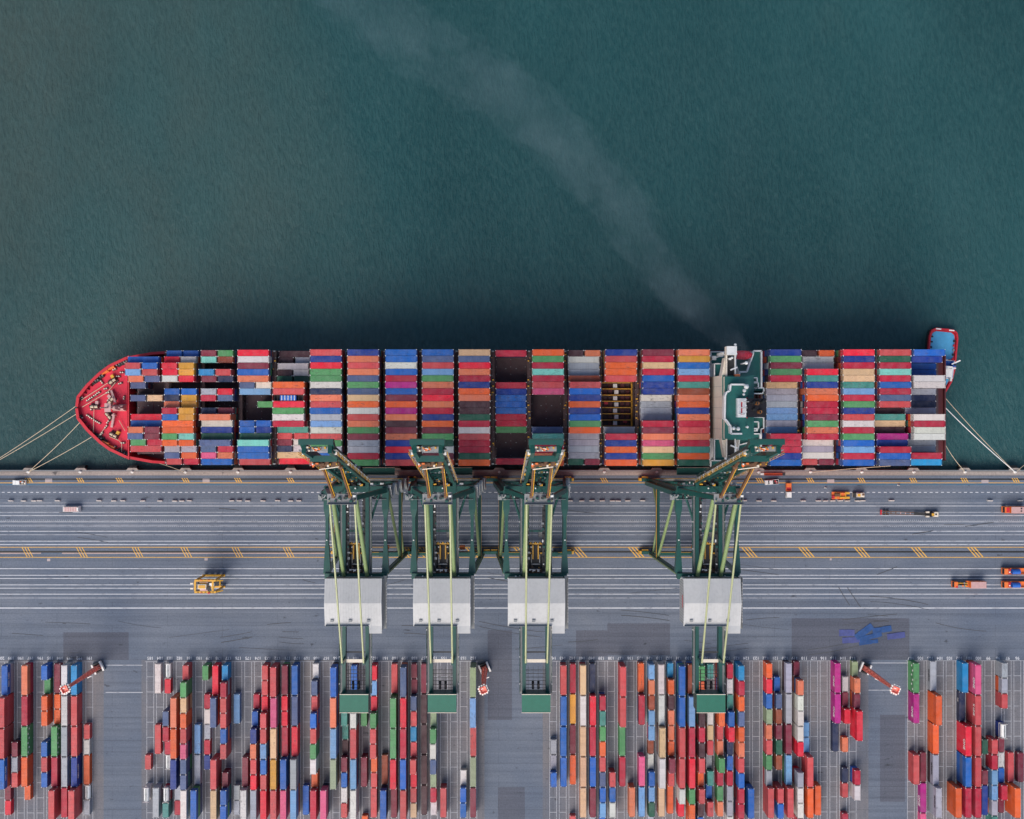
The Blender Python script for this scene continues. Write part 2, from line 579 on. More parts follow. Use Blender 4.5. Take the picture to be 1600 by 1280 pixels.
for u in (45, 125.5, 187, 290, 372, 454, 780, 944, 1187, 1266, 1346, 1427, 1507, 1587):
    slant(u, 747, 753.6, 4)
for u in (43, 128, 215, 291, 371, 451):
    slant(u, 855.6, 870.6, 8, 3, 4.4, 1.5)
for u in (638, 662, 740, 815, 905, 994, 1171, 1260, 1347, 1436, 1524):
    slant(u, 855.6, 870.6, 13, 3, 5.4, 2.3)
for u, v, w, h in ((76, 751, 11, 6), (322, 751, 11, 6), (1298, 751.5, 11, 6), (1539, 752.5, 11, 5), (76, 875, 5, 4), (322, 874, 5, 4), (1298, 874, 3, 3)):
    rect(b, u - w / 2, v - h / 2, u + w / 2, v + h / 2, 0.024, 5)
structure(b.build('road_markings', MATS))

# yard lanes
LANES = [[1.9 + 15.3 * k for k in range(-1, 10)], [234.8 + 15.3 * k for k in range(34)],
         [864.2 + 15.1 * k for k in range(32)], [1423.2 + 15.13 * k for k in range(13)]]
SLOT = 23.6


def line0(u):
    return 1034.4 - 2.0 * max(0.0, u) / 1600


def slot0(u):
    return 1034.2 - 3.6 * min(1.0, max(0.0, (u - 900) / 350))


b = MB()
for blk in LANES:
    for u in blk:
        for s in (-1, 1):
            uu = u + s * 5.4
            rect(b, uu - 0.3, line0(u), uu + 0.3, 1420, 0.012, 0)
        for k in range(16):
            v = line0(u) + SLOT * k
            rect(b, u - 5.4 if k else u - 7.6, v - 0.3, u + 5.4 if k else u + 7.6, v + 0.3, 0.016, 0)
for u0, u1, v in ((165, 223, 1039.5), (165, 223, 1082), (1357, 1420, 1036), (1357, 1408, 1078.5)):
    rect(b, u0, v - 0.5, u1, v + 0.5, 0.016, 0)
structure(b.build('lane_lines', [M['thinwl']]))
nb = MB()
for blk in LANES:
    for u in blk:
        n = int(round(100 + (1530 - u) / 15.24))
        me = text_mesh(str(n), 1.75)
        x, y = at(u, 1028.4)
        nb.add([(x - p.co.x, y - p.co.y, 0.02 + p.co.z * 0.1) for p in me.vertices], [tuple(q.vertices) for q in me.polygons])
        bpy.data.meshes.remove(me)
structure(nb.build('lane_numbers', [M['wl']]))

# quay: cope stones and wall, fenders are its parts
quay = thing('quay_wall', 'concrete quay wall with pinkish cope strip along the water', 'quay', (0, QY, 0))
b = MB()
y1 = at(0, 743)[1] - QY
b.box(0, -2.1 - 1.0, -9, 18000, 2.0, 8.9)
b.box(0, -0.95, -9, 18000, 2.0, 9.12)
b.build('wall', M['grey'], quay)
b = MB()
b.box(0, (y1 - 0.4) / 2, 0.125, 18000, abs(y1 + 0.4), 0.12)
b.build('cope', M['cope'], quay)
BOL_U = [45, 126, 207, 290, 372, 454, 700, 780, 862, 944, 1026, 1185, 1266, 1346, 1427, 1507, 1585]
for u in BOL_U + [536, 618, 1106]:
    x = at(u, 735)[0]
    b = MB()
    b.prism([(x - 2.6, 0), (x + 2.6, 0), (x + 1.7, 1.0), (x - 1.7, 1.0)], -0.9, 0.252)
    b.build('cope_ledge', M['cope'], quay)
    b = MB()
    b.box(x, 1.4, -3.2, 3.0, 0.9, 2.6)
    for s in (-1, 1):
        b.tube((x + s * 0.9, 0.05, -2.0), (x + s * 0.9, 1.05, -2.0), 0.55)
    b.build('fender', M['black'], quay)
b = MB()
for v in (749.0, 862.3):
    x, y = at(0, v)
    b.box(0, y, 0.006, 6000, 0.75, 0.012)
    b.box(0, y, 0.016, 6000, 0.16, 0.05)
structure(b.build('crane_rail', M['dark']))

bm = MB()
bm.tube((0, 0, 0), (0, 0, 0.12), 0.55, 12).tube((0, 0, 0.12), (0, 0, 0.6), 0.3, 12, 0, 0.27).tube((0, 0, 0.6), (0, 0, 0.78), 0.42, 12, 0, 0.35)
bm.beam((-0.55, 0, 0.66), (0.55, 0, 0.66), 0.3, 0.24)
bol_me = bm.mesh('mooring_bollard', M['lamp'])
for i, u in enumerate(BOL_U):
    o = link('mooring_bollard', bol_me)
    x, y = at(u, 737.6)
    o.location = (x, y, 0.26)
    tag(o, f'small pale mooring bollard on the quay edge, {ORD[i + 1]} bollard from the left', 'bollard', 'bollards along the quay edge')

bm = MB()
bm.add([(-1.1, -0.32, 0), (1.1, -0.32, 0), (1.1, 0.32, 0), (-1.1, 0.32, 0), (-1.06, -0.30, 0.3), (1.06, -0.30, 0.3), (1.06, 0.30, 0.3), (-1.06, 0.30, 0.3),
        (-1.02, -0.15, 1.0), (1.02, -0.15, 1.0), (1.02, 0.15, 1.0), (-1.02, 0.15, 1.0)],
       [(3, 2, 1, 0), (0, 1, 5, 4), (1, 2, 6, 5), (2, 3, 7, 6), (3, 0, 4, 7), (4, 5, 9, 8), (5, 6, 10, 9), (6, 7, 11, 10), (7, 4, 8, 11), (8, 9, 10, 11)])
bar_me = bm.mesh('concrete_barrier', M['concrete'])
BAR_U = [17, 37, 53, 62, 90, 155, 178, 192, 223, 250, 273, 284, 296, 362, 374, 387, 411, 434, 454, 467, 891, 909, 925, 941, 957, 966,
         981, 1004, 1163, 1186, 1209, 1255, 1279, 1290, 1301, 1313, 1324, 1340, 1348, 1393, 1547, 1594]
for i, u in enumerate(BAR_U):
    o = link('concrete_barrier', bar_me)
    x, y = at(u, 782.6 + random.uniform(-0.3, 0.3), 0.5)
    o.location = (x, y, 0)
    o.rotation_euler = (0, 0, random.uniform(-0.04, 0.04))
    tag(o, f'low white concrete barrier on the quay roadway, {ORD[i + 1]} barrier from the left', 'barrier', 'concrete barriers along the quay road')

# worn tyre marks and cracks on the apron
b = MB()
rng = random.Random(21)


def trail(u, v, a, L, curve, w, z):
    x, y = at(u, v)
    pts = []
    n = 9
    for k in range(n + 1):
        pts.append((x, y))
        x += math.cos(a) * L / n
        y += math.sin(a) * L / n
        a += curve / n
    for p, q in zip(pts, pts[1:]):
        d = Vector((q[0] - p[0], q[1] - p[1])).normalized() * (w / 2)
        b.quad([(p[0] + d.y, p[1] - d.x, z), (q[0] + d.y, q[1] - d.x, z), (q[0] - d.y, q[1] + d.x, z), (p[0] - d.y, p[1] + d.x, z)])


for k in range(40):
    u, v = rng.uniform(0, 1600), rng.choice((rng.uniform(785, 1020), rng.uniform(955, 1020)))
    a = rng.choice((0, math.pi)) + rng.gauss(0, .12)
    L, cv, z = rng.uniform(5, 26), rng.gauss(0, .12), 0.03 + k * 0.0004
    trail(u, v, a, L, cv, rng.uniform(.12, .3), z)
    if rng.random() < .5:
        trail(u + 1, v + 8, a, L, cv, rng.uniform(.12, .3), z + .0002)
for u, v, a, L in ((1310, 917, -1.05, 9), (1324, 918, -1.0, 10), (1508, 822.5, .12, 12), (1425, 835, .15, 9), (1370, 898, .35, 9), (560, 885, -.6, 12)):
    trail(u, v, a, L, .05, .3, .07)
structure(b.build('tyre_marks', M['tyre']))


# ------------------------------------------------------------------ container ship
SHIPY = -0.5
at_real = at
at = atp
MB.ZSC = ZS
SHIP_LABEL = 'red hulled container ship moored at the quay under four green cranes'
ship = thing('container_ship', SHIP_LABEL, 'ship', (0, 0, 0))
PROF = [(-168.8, 0.6), (-168.3, 4.4), (-164.5, 9.2), (-159.5, 14.0), (-155.6, 16.9), (-149.0, 20.0), (-139.7, 22.0), (-131.0, 22.7), (-118, 23.0),
        (-60, 23.0), (60, 23.0), (150, 23.0), (172, 22.6), (181.4, 21.4)]


def hull_top(x):
    return 9.2 if x > -131 else 9.2 + 4.4 * min(1, (-131 - x) / 17.0)


def half(x):
    for (a, p), (c, q) in zip(PROF, PROF[1:]):
        if a <= x <= c:
            return p + (q - p) * (x - a) / (c - a)
    return 0.6


def wl_half(x):
    t = max(0.0, min(1.0, (x + 162) / 75.0))
    s = max(0.0, min(1.0, (181.4 - x) / 40.0))
    return half(x) * (t ** 0.6) * (0.75 + 0.25 * s) + 0.15


b = MB()
secs = []
for x, w in PROF:
    t = hull_top(x)
    secs.append([(x, SHIPY + w, t), (x, SHIPY + (w * .6 + wl_half(x) * .4), 3.5), (x, SHIPY + wl_half(x), WZ - 3),
                 (x, SHIPY - wl_half(x), WZ - 3), (x, SHIPY - (w * .6 + wl_half(x) * .4), 3.5), (x, SHIPY - w, t)])
for a, c in zip(secs, secs[1:]):
    b.add(a + c, [(i, i + 1, 7 + i, 6 + i) for i in range(5)])
b.add(secs[0], [(0, 1, 2, 3, 4, 5)])
b.add(secs[-1], [(5, 4, 3, 2, 1, 0)])
b.build('hull', M['red'], ship)

b = MB()                                                  # decks
fore = [(x, w) for x, w in PROF if x <= -148.9]
b.prism([(x, SHIPY + w - 0.15) for x, w in fore] + [(x, SHIPY - w + 0.15) for x, w in fore[::-1]], 10, 12.6)
mid = [(-148.9, 20.0)] + [(x, w) for x, w in PROF if x > -148.9]
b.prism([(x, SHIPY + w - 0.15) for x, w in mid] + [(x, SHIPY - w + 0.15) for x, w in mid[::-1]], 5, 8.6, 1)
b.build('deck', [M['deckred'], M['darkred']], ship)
b = MB()                                                  # bulwark round the bow, with flat cap
for s in (1, -1):
    pts = [(x, SHIPY + s * w) for x, w in PROF if x <= -131]
    for p, q in zip(pts, pts[1:]):
        zp, zq = hull_top(p[0]) + 0.1, hull_top(q[0]) + 0.1
        b.beam((p[0], p[1], zp), (q[0], q[1], zq), 0.35, 1.6)
        b.beam((p[0] + 0.5, p[1] - s * 0.25, zp + 0.9), (q[0] + 0.5, q[1] - s * 0.25, zq + 0.9), 1.05, 0.2)
    for k in range(15):
        x = -166.5 + k * 1.25
        w = half(x)
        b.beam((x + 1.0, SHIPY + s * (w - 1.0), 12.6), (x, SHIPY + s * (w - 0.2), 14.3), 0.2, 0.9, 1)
    for x in (-157.5, -155.2):
        w = half(x)
        b.box(x, SHIPY + s * (w - 1.0), 12.6, 3.0, 1.6, 1.5, 2, 0.42 * s)
b.build('bulwark', [M['red'], M['darkred'], M['orange']], ship)
for x, s, L in ((-161.8, 1, 3.6), (-160.0, 1, 2.8), (-160.5, -1, 4.2), (-158.4, -1, 2.2), (-150.4, 1, 2.2), (-150.2, -1, 2.2), (-152.3, 1, 2.0), (-152.2, -1, 1.8), (-168.0, 1, 1.0), (-168, -1, 1.0)):
    w = half(x) - 1.1
    b = MB()
    b.box(x + 0.4, SHIPY + s * w, 12.6, L, 1.7, 0.7, 0, (0.55 if x > -162 else 0.8) * s)
    for k in (-1, 0, 1):
        b.tube((x + 0.4 + k, SHIPY + s * (w + k * 0.4), 13.2), (x + 0.4 + k, SHIPY + s * (w + k * .4), 13.8), 0.28, 8, 1)
    b.build('fairlead', [M['black'], M['grey']], ship)
b = MB()                                                  # breakwater bar across the foredeck
b.box(-147.6, SHIPY, 8.6, 0.5, 41.4, 6.2)
for k in range(13):
    b.wedge(-146.8, SHIPY - 19 + k * 3.15, 8.6, 1.4, 0.25, 5.6, 0.1, 1, -0.6)
b.build('breakwater', M['red'], ship)
b = MB()
b.box(-145.9, SHIPY, 8.6, 2.4, 40.8, 0.4)
b.build('foredeck_trough', M['black'], ship)


def fz(zx, zy, z=13.0):
    return at(110 + zx / 7.318, 550 + zy / 7.314, z)


for zx, zy, rz, warm in ((490, 335, 0.6, 1), (285, 625, 0.0, 0), (505, 950, -0.5, 1), (470, 560, 0.9, 0), (450, 730, -0.9, 0)):
    x, y = fz(zx, zy)
    wb = MB()
    wb.box(x, y, 12.6, 3.6, 2.6, 0.35, 0, rz)
    c, s = math.cos(rz), math.sin(rz)
    wb.tube((x - c * 1.5 + s * .2, y - s * 1.5, 13.9), (x + c * 1.5, y + s * 1.5, 13.9), 0.55, 12, 1)
    for k in (-1.6, 0.0, 1.6):
        wb.tube((x + c * (k - .1), y + s * (k - .1), 13.9), (x + c * (k + .1), y + s * (k + .1), 13.9), 0.75, 12, 0)
    wb.box(x - s * 1.6 + c, y + c * 1.6 + s, 12.6, 1.2, 1.3, 1.3, 3 if warm else 2, rz)
    wb.build('mooring_winch', [M['darkred'], M['rope'], M['pale'], M['yellow']], ship)
b = MB()                                                  # foremast with spread stays and base
x, y = fz(535, 637)
b.wedge(x + .9, y, 12.6, 5.4, 2.8, 2.2, 0.7, 0.6, 0.4)
b.wedge(x + 0.6, y, 14.8, 2.6, 2.2, 3.0, 0.5, 0.5)
b.tube((x + 3, y, 14.8), (x + 6.2, y, 25), 0.45, 8, 0, 0.25)
b.tube((x, y, 17.8), (x, y, 27), 0.4, 8, 0, 0.2)
b.box(x, y, 21, 2.4, 3.4, 0.2)
b.box(x + 0.5, y + 1.6, 14.8, 1.6, 0.9, 0.9, 1).box(x - 1.5, y - 1.0, 14.8, 1.4, 1.1, 0.6, 1)
for a, c in (((475, 440), (540, 590)), ((480, 860), (520, 720))):
    p, q = fz(*a), fz(*c)
    b.beam((p[0], p[1], 13.2), (q[0], q[1], 14.2), 0.6, 0.7)
    b.beam((p[0], p[1], 14.4), (q[0], q[1], 15.4), 0.2, 0.2)
b.build('foremast', [M['pale'], M['red']], ship)
bol = MB()
for sx in (-0.7, 0.7):
    bol.tube((sx * .8, 0, 0), (sx * .8, 0, 1.1), 0.26, 10).tube((sx * .8, 0, 1.0), (sx * .8, 0, 1.2), 0.34, 10)
bol.box(0, 0, 0, 2.6, 1.1, 0.2, 1)
me = bol.mesh('bollard', [M['cream'], M['darkred']])
for zx, zy, rz in ((205, 550, .5), (240, 525, .5), (285, 495, .5), (322, 467, .5), (360, 345, -.9), (405, 420, .2), (430, 465, .2), (548, 280, 0), (590, 235, 0),
                   (205, 730, -.5), (240, 755, -.5), (285, 785, -.5), (325, 808, -.5), (360, 935, .9), (410, 855, .9), (430, 800, .9), (500, 1085, .2), (600, 1040, 0),
                   (615, 525, 1.5), (505, 200, .4), (570, 360, .3), (440, 545, .8), (240, 645, 1.57)):
    o = link('bollard', me, ship)
    x, y = fz(zx, zy)
    o.location = (x, y, 12.6 * ZS)
    o.scale = (0.75, 0.75, 0.8)
    o.rotation_euler = (0, 0, rz)
b = MB()                                                  # ropes lying across the foredeck
for pts in (((130, 550), (470, 330)), ((140, 630), (430, 460), (520, 350)), ((275, 650), (268, 930)), ((405, 860), (330, 960)), ((560, 780), (630, 900)),
            ((450, 965), (560, 1010), (592, 1050), (592, 1160))):
    q = [fz(*p) for p in pts]
    for a, c in zip(q, q[1:]):
        b.tube((a[0], a[1], 13.4), (c[0], c[1], 13.4), 0.13, 6)
b.build('deck_rope', M['rope'], ship)

# bays: world x of the fore end, rows listed from the water side (0) to the quay side (17)
BAYS = [
    (-144.7, 'forwardmost', '.. .. _b4 rb5 Lr5 oS4 S.2 SL2.. Sy2 .. .. F3 b3 oM4 SM4 ER3 r3 .. ..'.replace(' SL2..', '')),
    (-130.4, '', 'bb3 FW4 FY5 FY5 WF5 .. bb4 NY4 oY4 RY5 bY5 O5 O5 Et5 OO5 GG4 SO4 rR3'),
    (-116.1, '', 'ME4 tK4 .. Xr5 MN4 .. GF4 RS4 .. NM4 o5 W4 B4 e4 S5 SR4 po4 b4'),
    (-101.2, '', 'F5 W5 M5 b5 o5 SW4 L4 .. .E3 .. .. bb4 bB4 e4 t5 b5 b5 r4'),
    (-87.0, '', 'm2 mG2 W3 mW3 ee3 O6 r6 J6 F6 E6 W6 R6 T3 rr3 MW3 NW3 y3 F2'),
    (-72.6, '', 'r B F E E W N o r b G L W r E G b r'),
    (-58.2, '', 'B o r o S E S y O W r o E M G G R E'),
    (-43.6, '', 'b b W b R P b M O P o m M o B F B r'),
    (-29.5, '', 'b S r L E o R F o R B O M E e W M O'),
    (-15.4, '', 'y S F o R B O o m m e R W r R R e O'),
    (-1.2, '', 'R4 . . . . R3 B3 b3 b3 b3 R3 R3 E3 . . . . R3'),
    (13.0, '', 'O E R t R r p . . . . . S4 T6 R6 R6 o6 O6'),
    (27.2, '', 'mo4 W4 G4 G4 K5 r b B O B b E O G4 G4 G4 G4 eM4'),
    (41.1, '', 'B r O O r # # # # # # # G4 R B O B O'),
    (55.4, '', 'M R y R b B B W4 G4 G4 G4 R M o p y E Y'),
    (69.1, '', 'o Y b L R T K o O B o R r o R T O e'),
    (104.5, '', 'B E M E R y4 G4 G4 G4 L4 L4 G4 L4 R R R B b'),
    (118.6, '', 'mO4 W4 W4 F T B o O R R M E o R W4 G4 W4 rM4'),
    (132.6, '', 'F B R y y T L R E B r W R E b L R b'),
    (146.6, '', 'r e R t R b R S r m3 T4 y4 m4 P5 B5 R6 b6 S6'),
    (159.8, 'aftmost', 'b6 B5 b3 b3 W6 W6 G3 N3 N3 G3 W6 R6 W6 W6 G3 G3 R5 X5'),
]
BAYS[0] = (-144.7, 'forwardmost', '.. b4 rb5 Lr5 oS4 S.3 .. Sy3 .. .. F3 b3 oM4 SM4 ER3 r3 .. ..')

MB.ZSC = 1.0
C20, C40 = 6.06, 12.19
CW, CHT = 2.42, 2.59
TIER = 2.65
HATCHP = 12.6
HATCHZ = HATCHP * ZS
ROWP = 2.495
COLS = {'R': (202, 22, 66), 'r': (222, 84, 88), 'M': (142, 36, 66), 'm': (80, 36, 50), 'P': (200, 22, 145), 'p': (240, 95, 145), 'O': (250, 108, 45),
        'o': (246, 136, 98), 'Y': (240, 170, 60), 'y': (228, 188, 148), 'B': (4, 60, 156), 'b': (8, 108, 200), 'N': (15, 42, 88), 'L': (122, 168, 216),
        'S': (88, 108, 154), 'W': (222, 216, 212), 'G': (172, 174, 186), 'E': (92, 166, 104), 'e': (24, 100, 78), 'T': (74, 156, 146), 't': (130, 208, 196),
        'K': (166, 78, 46), 'X': (20, 156, 218), 'F': (250, 14, 62), 'J': (180, 70, 60), 'V': (160, 175, 140)}
CNAME = {'R': 'crimson', 'r': 'salmon red', 'M': 'maroon', 'm': 'dark plum', 'P': 'magenta', 'p': 'pink', 'O': 'orange', 'o': 'pale orange', 'Y': 'golden yellow',
         'y': 'beige', 'B': 'deep blue', 'b': 'bright blue', 'N': 'navy', 'L': 'light blue', 'S': 'slate blue', 'W': 'white', 'G': 'grey', 'E': 'green', 'e': 'dark green',
         'T': 'teal', 't': 'pale turquoise', 'K': 'rust brown', 'X': 'sky blue', 'F': 'bright red', 'J': 'open topped red', 'V': 'sage green'}


def ccol(ch, jit=True):
    c = [(0.70 if ch in 'WGyLtV' else 0.62) * x ** 1.06 for x in lin(COLS[ch])]
    if jit:
        k = random.uniform(0.86, 1.12)
        c = [min(1, x * k * random.uniform(0.95, 1.05) + 0.004) for x in c]
    return c


def container_mesh(L, name, openroof=False):
    b = MB()
    hw, hl = CW / 2, L / 2
    h = CHT
    for sx in (-1, 1):
        for sy in (-1, 1):
            b.box(sx * (hl - 0.09), sy * (hw - 0.08), 0.12, 0.18, 0.16, h - 0.24)
            for z in (0, h - 0.12):
                b.box(sx * (hl - 0.09), sy * (hw - 0.085), z, 0.26, 0.24, 0.13, 1)
    for sy in (-1, 1):
        b.box(0, sy * (hw - 0.05), h - 0.12, L - 0.4, 0.1, 0.1).box(0, sy * (hw - 0.05), 0.02, L - 0.4, 0.1, 0.15)
        n = int(L / 0.55)
        pts, x = [], -hl + 0.18
        st = (L - 0.36) / n
        for k in range(n):
            for f, d in ((0.0, 0.0), (0.3, 0.0), (0.5, 0.045), (0.8, 0.045)):
                pts.append((x + f * st, sy * (hw - 0.02 - d)))
            x += st
        pts.append((x, sy * (hw - 0.02)))
        vs = [(px, py, 0.14) for px, py in pts] + [(px, py, h - 0.1) for px, py in pts]
        m_ = len(pts)
        b.add(vs, [((i, i + 1, m_ + i + 1, m_ + i) if sy < 0 else (i + 1, i, m_ + i, m_ + i + 1)) for i in range(m_ - 1)])
    for sx in (-1, 1):
        b.box(sx * (hl - 0.05), 0, h - 0.12, 0.1, CW - 0.34, 0.1).box(sx * (hl - 0.05), 0, 0.02, 0.1, CW - 0.34, 0.15)
    b.box(hl - 0.08, 0, 0.15, 0.06, CW - 0.32, h - 0.27)          # plain end
    for sy in (-1, 1):
        b.box(-hl + 0.08, sy * 0.54, 0.15, 0.06, 1.04, h - 0.27)  # doors
        for d in (0.22, 0.82):
            b.tube((-hl + 0.02, sy * d, 0.15), (-hl + 0.02, sy * d, h - 0.12), 0.022, 6, 1)
    if openroof:
        b.box(0, 0, 0.16, L - 0.3, CW - 0.3, 0.1, 2)
        for k in range(9):
            b.box(-hl + L * (k + 0.5) / 9, 0, h - 0.3, 0.12, CW - 0.2, 0.1, 2)
        b.box(0, 0, 0.3, L * 0.5, CW - 0.5, h - 0.15, 3)
        for k in range(5):
            b.box(-L * .2 + L * .1 * k, 0, h + 0.16, 0.28, CW - 0.5, 0.06, 1)
    else:
        n = int(L / 1.02)
        st = (L - 0.4) / n
        pts, x = [], -hl + 0.2
        for k in range(n):
            pts += [(x, h - 0.055), (x + st * 0.1, h - 0.02), (x + st * 0.9, h - 0.02)]
            x += st
        pts.append((x, h - 0.055))
        m_ = len(pts)
        w = hw - 0.08
        b.add([(px, -w, pz) for px, pz in pts] + [(px, w, pz) for px, pz in pts], [(i, i + 1, m_ + i + 1, m_ + i) for i in range(m_ - 1)])
    b.box(0, 0, 0.05, L - 0.3, CW - 0.2, 0.08)
    return b.mesh(name, [MC, M['cast'], M['dark'], M['blue']])


ME20 = container_mesh(C20, 'short_container')
ME40 = container_mesh(C40, 'long_container')
MEOPEN = container_mesh(C40, 'open_top_container', True)
tb = MB()                                                   # tank container: white barrel in a frame
hw, hl = CW / 2, C20 / 2
for sx in (-1, 1):
    for sy in (-1, 1):
        tb.box(sx * (hl - .1), sy * (hw - .1), 0, .18, .18, CHT)
    for z in (0.0, CHT - .14):
        tb.box(sx * (hl - .1), 0, z, .14, CW - .3, .14)
for sy in (-1, 1):
    tb.box(0, sy * (hw - .1), 0, C20 - .3, .14, .14)
tb.tube((-hl + .35, 0, 1.3), (hl - .35, 0, 1.3), 1.1, 20, 1)
tb.box(0, 0, 2.36, C20 - 1.2, 0.5, 0.08, 2)
tb.tube((0, 0, 2.3), (0, 0, 2.55), .3, 10, 2)
MTANK = tb.mesh('tank_container', [MC, M['white'], M['grey']])

ship_stack, yard_stack = MB(), MB()


def stack_box(b, cx, cy, z, L, along_x, ch):
    b.col = ccol(ch)
    b.box(cx, cy, z + 0.02, (L if along_x else CW) - 0.1, (CW if along_x else L) - 0.1, TIER - 0.08)
    b.col = None


def place(me, name, ch, x, y, z, along_x):
    o = link(name, me)
    o.location = (x, y, z)
    o.rotation_euler = (0, 0, 0 if along_x else -math.pi / 2)
    o.color = (*ccol(ch), 1)
    return o


FILL = 'RrMoObBSNGWEmKT'


def pick(cands, seen):
    for c in cands:
        if c not in seen and 4 <= len(c.split()) <= 16:
            seen.add(c)
            return c
    return cands[-1]


SEEN = set()
SHIPC = []
for bi, (bx, bn, rows) in enumerate(BAYS):
    rows = rows.split()
    assert len(rows) == 18, (bi, len(rows))
    for k, tok in enumerate(rows):
        tier = int(tok[-1]) if tok[-1].isdigit() else 6
        chs = tok.rstrip('0123456789')
        if chs in ('.', '..', '#'):
            continue
        y = SHIPY + (8.5 - k) * ROWP
        for j, ch in enumerate(chs):
            if ch == '.':
                continue
            L = C40 if len(chs) == 1 else C20
            x = bx + C40 / 2 if len(chs) == 1 else bx + C20 / 2 + j * (C20 + 0.45) - 0.15
            jx = random.uniform(-0.12, 0.12)
            for t in range(tier - 1):
                stack_box(ship_stack, x, y, HATCHZ + t * TIER, L, True, random.choice(FILL))
            SHIPC.append(dict(ch=ch, L=L, x=x + jx, y=y, z=HATCHZ + (tier - 1) * TIER + 0.02 + random.uniform(0, .05), bay=bi, row=k, j=j, pair=len(chs) == 2))
for c in SHIPC:
    bay = [d for d in SHIPC if d['bay'] == c['bay']]
    nm = CNAME[c['ch']]
    size = 'long' if c['L'] == C40 else 'short'
    bayname = f"in the {ORD[c['bay'] + 1]} container bay from the bow" if c['bay'] < 16 else f"in the {ORD[c['bay'] - 15]} container bay behind the bridge"
    up = [d for d in bay if d['row'] == c['row'] - 1]
    dn = [d for d in bay if d['row'] == c['row'] + 1]
    def sig(d):
        u_ = [CNAME[e['ch']] for e in bay if e['row'] == d['row'] - 1]
        w_ = [CNAME[e['ch']] for e in bay if e['row'] == d['row'] + 1]
        return (d['ch'], d['L'], u_[0] if len(u_) == 1 else None, w_[0] if len(w_) == 1 else None)
    cands = []
    same = [d for d in bay if d['ch'] == c['ch'] and d['L'] == c['L']]
    if len(same) == 1:
        cands.append(f"only {nm} {size} container {bayname}")
    s = sig(c)
    if s[2] and s[3] and sum(sig(d) == s for d in bay) == 1:
        cands.append(f"{nm} {size} container between {s[2]} and {s[3]} {bayname}")
    end = '' if not c['pair'] else (', fore half' if c['j'] == 0 else ', aft half')
    q = 18 - c['row']
    bn_ = f"{ORD[c['bay'] + 1]} bay from bow" if c['bay'] < 16 else f"{ORD[c['bay'] - 15]} bay behind bridge"
    cands.append(f"{nm} {size} container{end}, {ORD[q]} row from quay, {bn_}")
    lab = pick(cands, SEEN)
    me = MEOPEN if c['ch'] == 'J' else (ME40 if c['L'] == C40 else ME20)
    o = place(me, 'long_ship_container' if c['L'] == C40 else 'short_ship_container', c['ch'], c['x'], c['y'], c['z'], True)
    tag(o, lab, 'shipping container', 'long containers on the ship' if c['L'] == C40 else 'short containers on the ship')
tag(ship_stack.build('container_stack', MCA), 'lower tiers of mixed containers beneath the top containers on the ship', 'shipping containers', None, 'stuff')

MB.ZSC = ZS
# hatch covers, lashing bridges
for bi, (bx, _, rows) in enumerate(BAYS):
    rows = rows.split()
    w = min(22.4, half(bx) - 0.8) if bi else 18.6
    if bi == 13:
        segs = ((w, SHIPY + 3.5 * ROWP + .2), (SHIPY - 3.5 * ROWP - .2, -w))
        segs = ((SHIPY + w, SHIPY + 4 * ROWP), (SHIPY - 3 * ROWP, SHIPY - w))
    else:
        segs = ((SHIPY + w, SHIPY + w / 3 + .1), (SHIPY + w / 3 - .1, SHIPY - w / 3 + .1), (SHIPY - w / 3 - .1, SHIPY - w))
    for a, c in segs:
        hb = MB()
        hb.box(bx + 6.1, (a + c) / 2, 8.6, 13.0, abs(a - c), HATCHP - 8.7)
        n = max(2, int(abs(a - c) / ROWP))
        for k in range(n + 1):
            for ex in (0.3, 6.1, 11.9):
                hb.box(bx + ex, c + abs(a - c) * k / n, HATCHP - 0.1, 0.3, 0.3, 0.2, 1)
        for k in range(5):
            hb.box(bx + 2 + k * 2.1, (a + c) / 2 + (k % 2) * 0.8, HATCHP - 0.1, 0.5, 0.35, 0.22, 1 if k % 2 else 2)
        hb.box(bx + 6.1, (a + c) / 2, HATCHP - 0.1, 0.14, abs(a - c) * 0.9, 0.13, 2)
        hb.build('hatch_cover', [M['hatch'], M['grey'], M['darkred']], ship)
gb = MB()                                                   # open hold with yellow cell guides
gy0, gy1 = SHIPY + 4 * ROWP, SHIPY - 3 * ROWP
gb.box(47.3, (gy0 + gy1) / 2, 8.61, 12.4, gy0 - gy1, 2.0, 1)
for k in range(8):
    y = gy0 - (gy0 - gy1) * k / 7
    gb.box(47.3, y, 10.6, 12.6, 0.38, 2.1, 0)
    if k < 7:
        yy = y - ROWP / 2
        gb.box(47.1 + (0.25 if k % 2 else -0.25), yy, 10.6, 1.6, 1.6, 1.7, 2)
        for ex in (-4.4, -2.3, 2.6, 4.6):
            gb.box(47.3 + ex, yy + random.uniform(-.3, .3), 10.6, 1.5, 1.7, random.uniform(.3, 1.0), 3 if random.random() < 0.6 else 1)
    if k in (3, 6):
        gb.box(47.3 + (-4 if k == 3 else 3.6), y - 0.5, 10.6, 1.5, 1.3, 1.4, 4)
for ex in (-6.2, 6.2):
    gb.box(47.3 + ex, (gy0 + gy1) / 2, 10.6, 0.38, gy0 - gy1, 2.1, 0)
gb.build('cell_guide', [M['yellow'], M['hatch'], M['white'], M['darkred'], M['red']], ship)
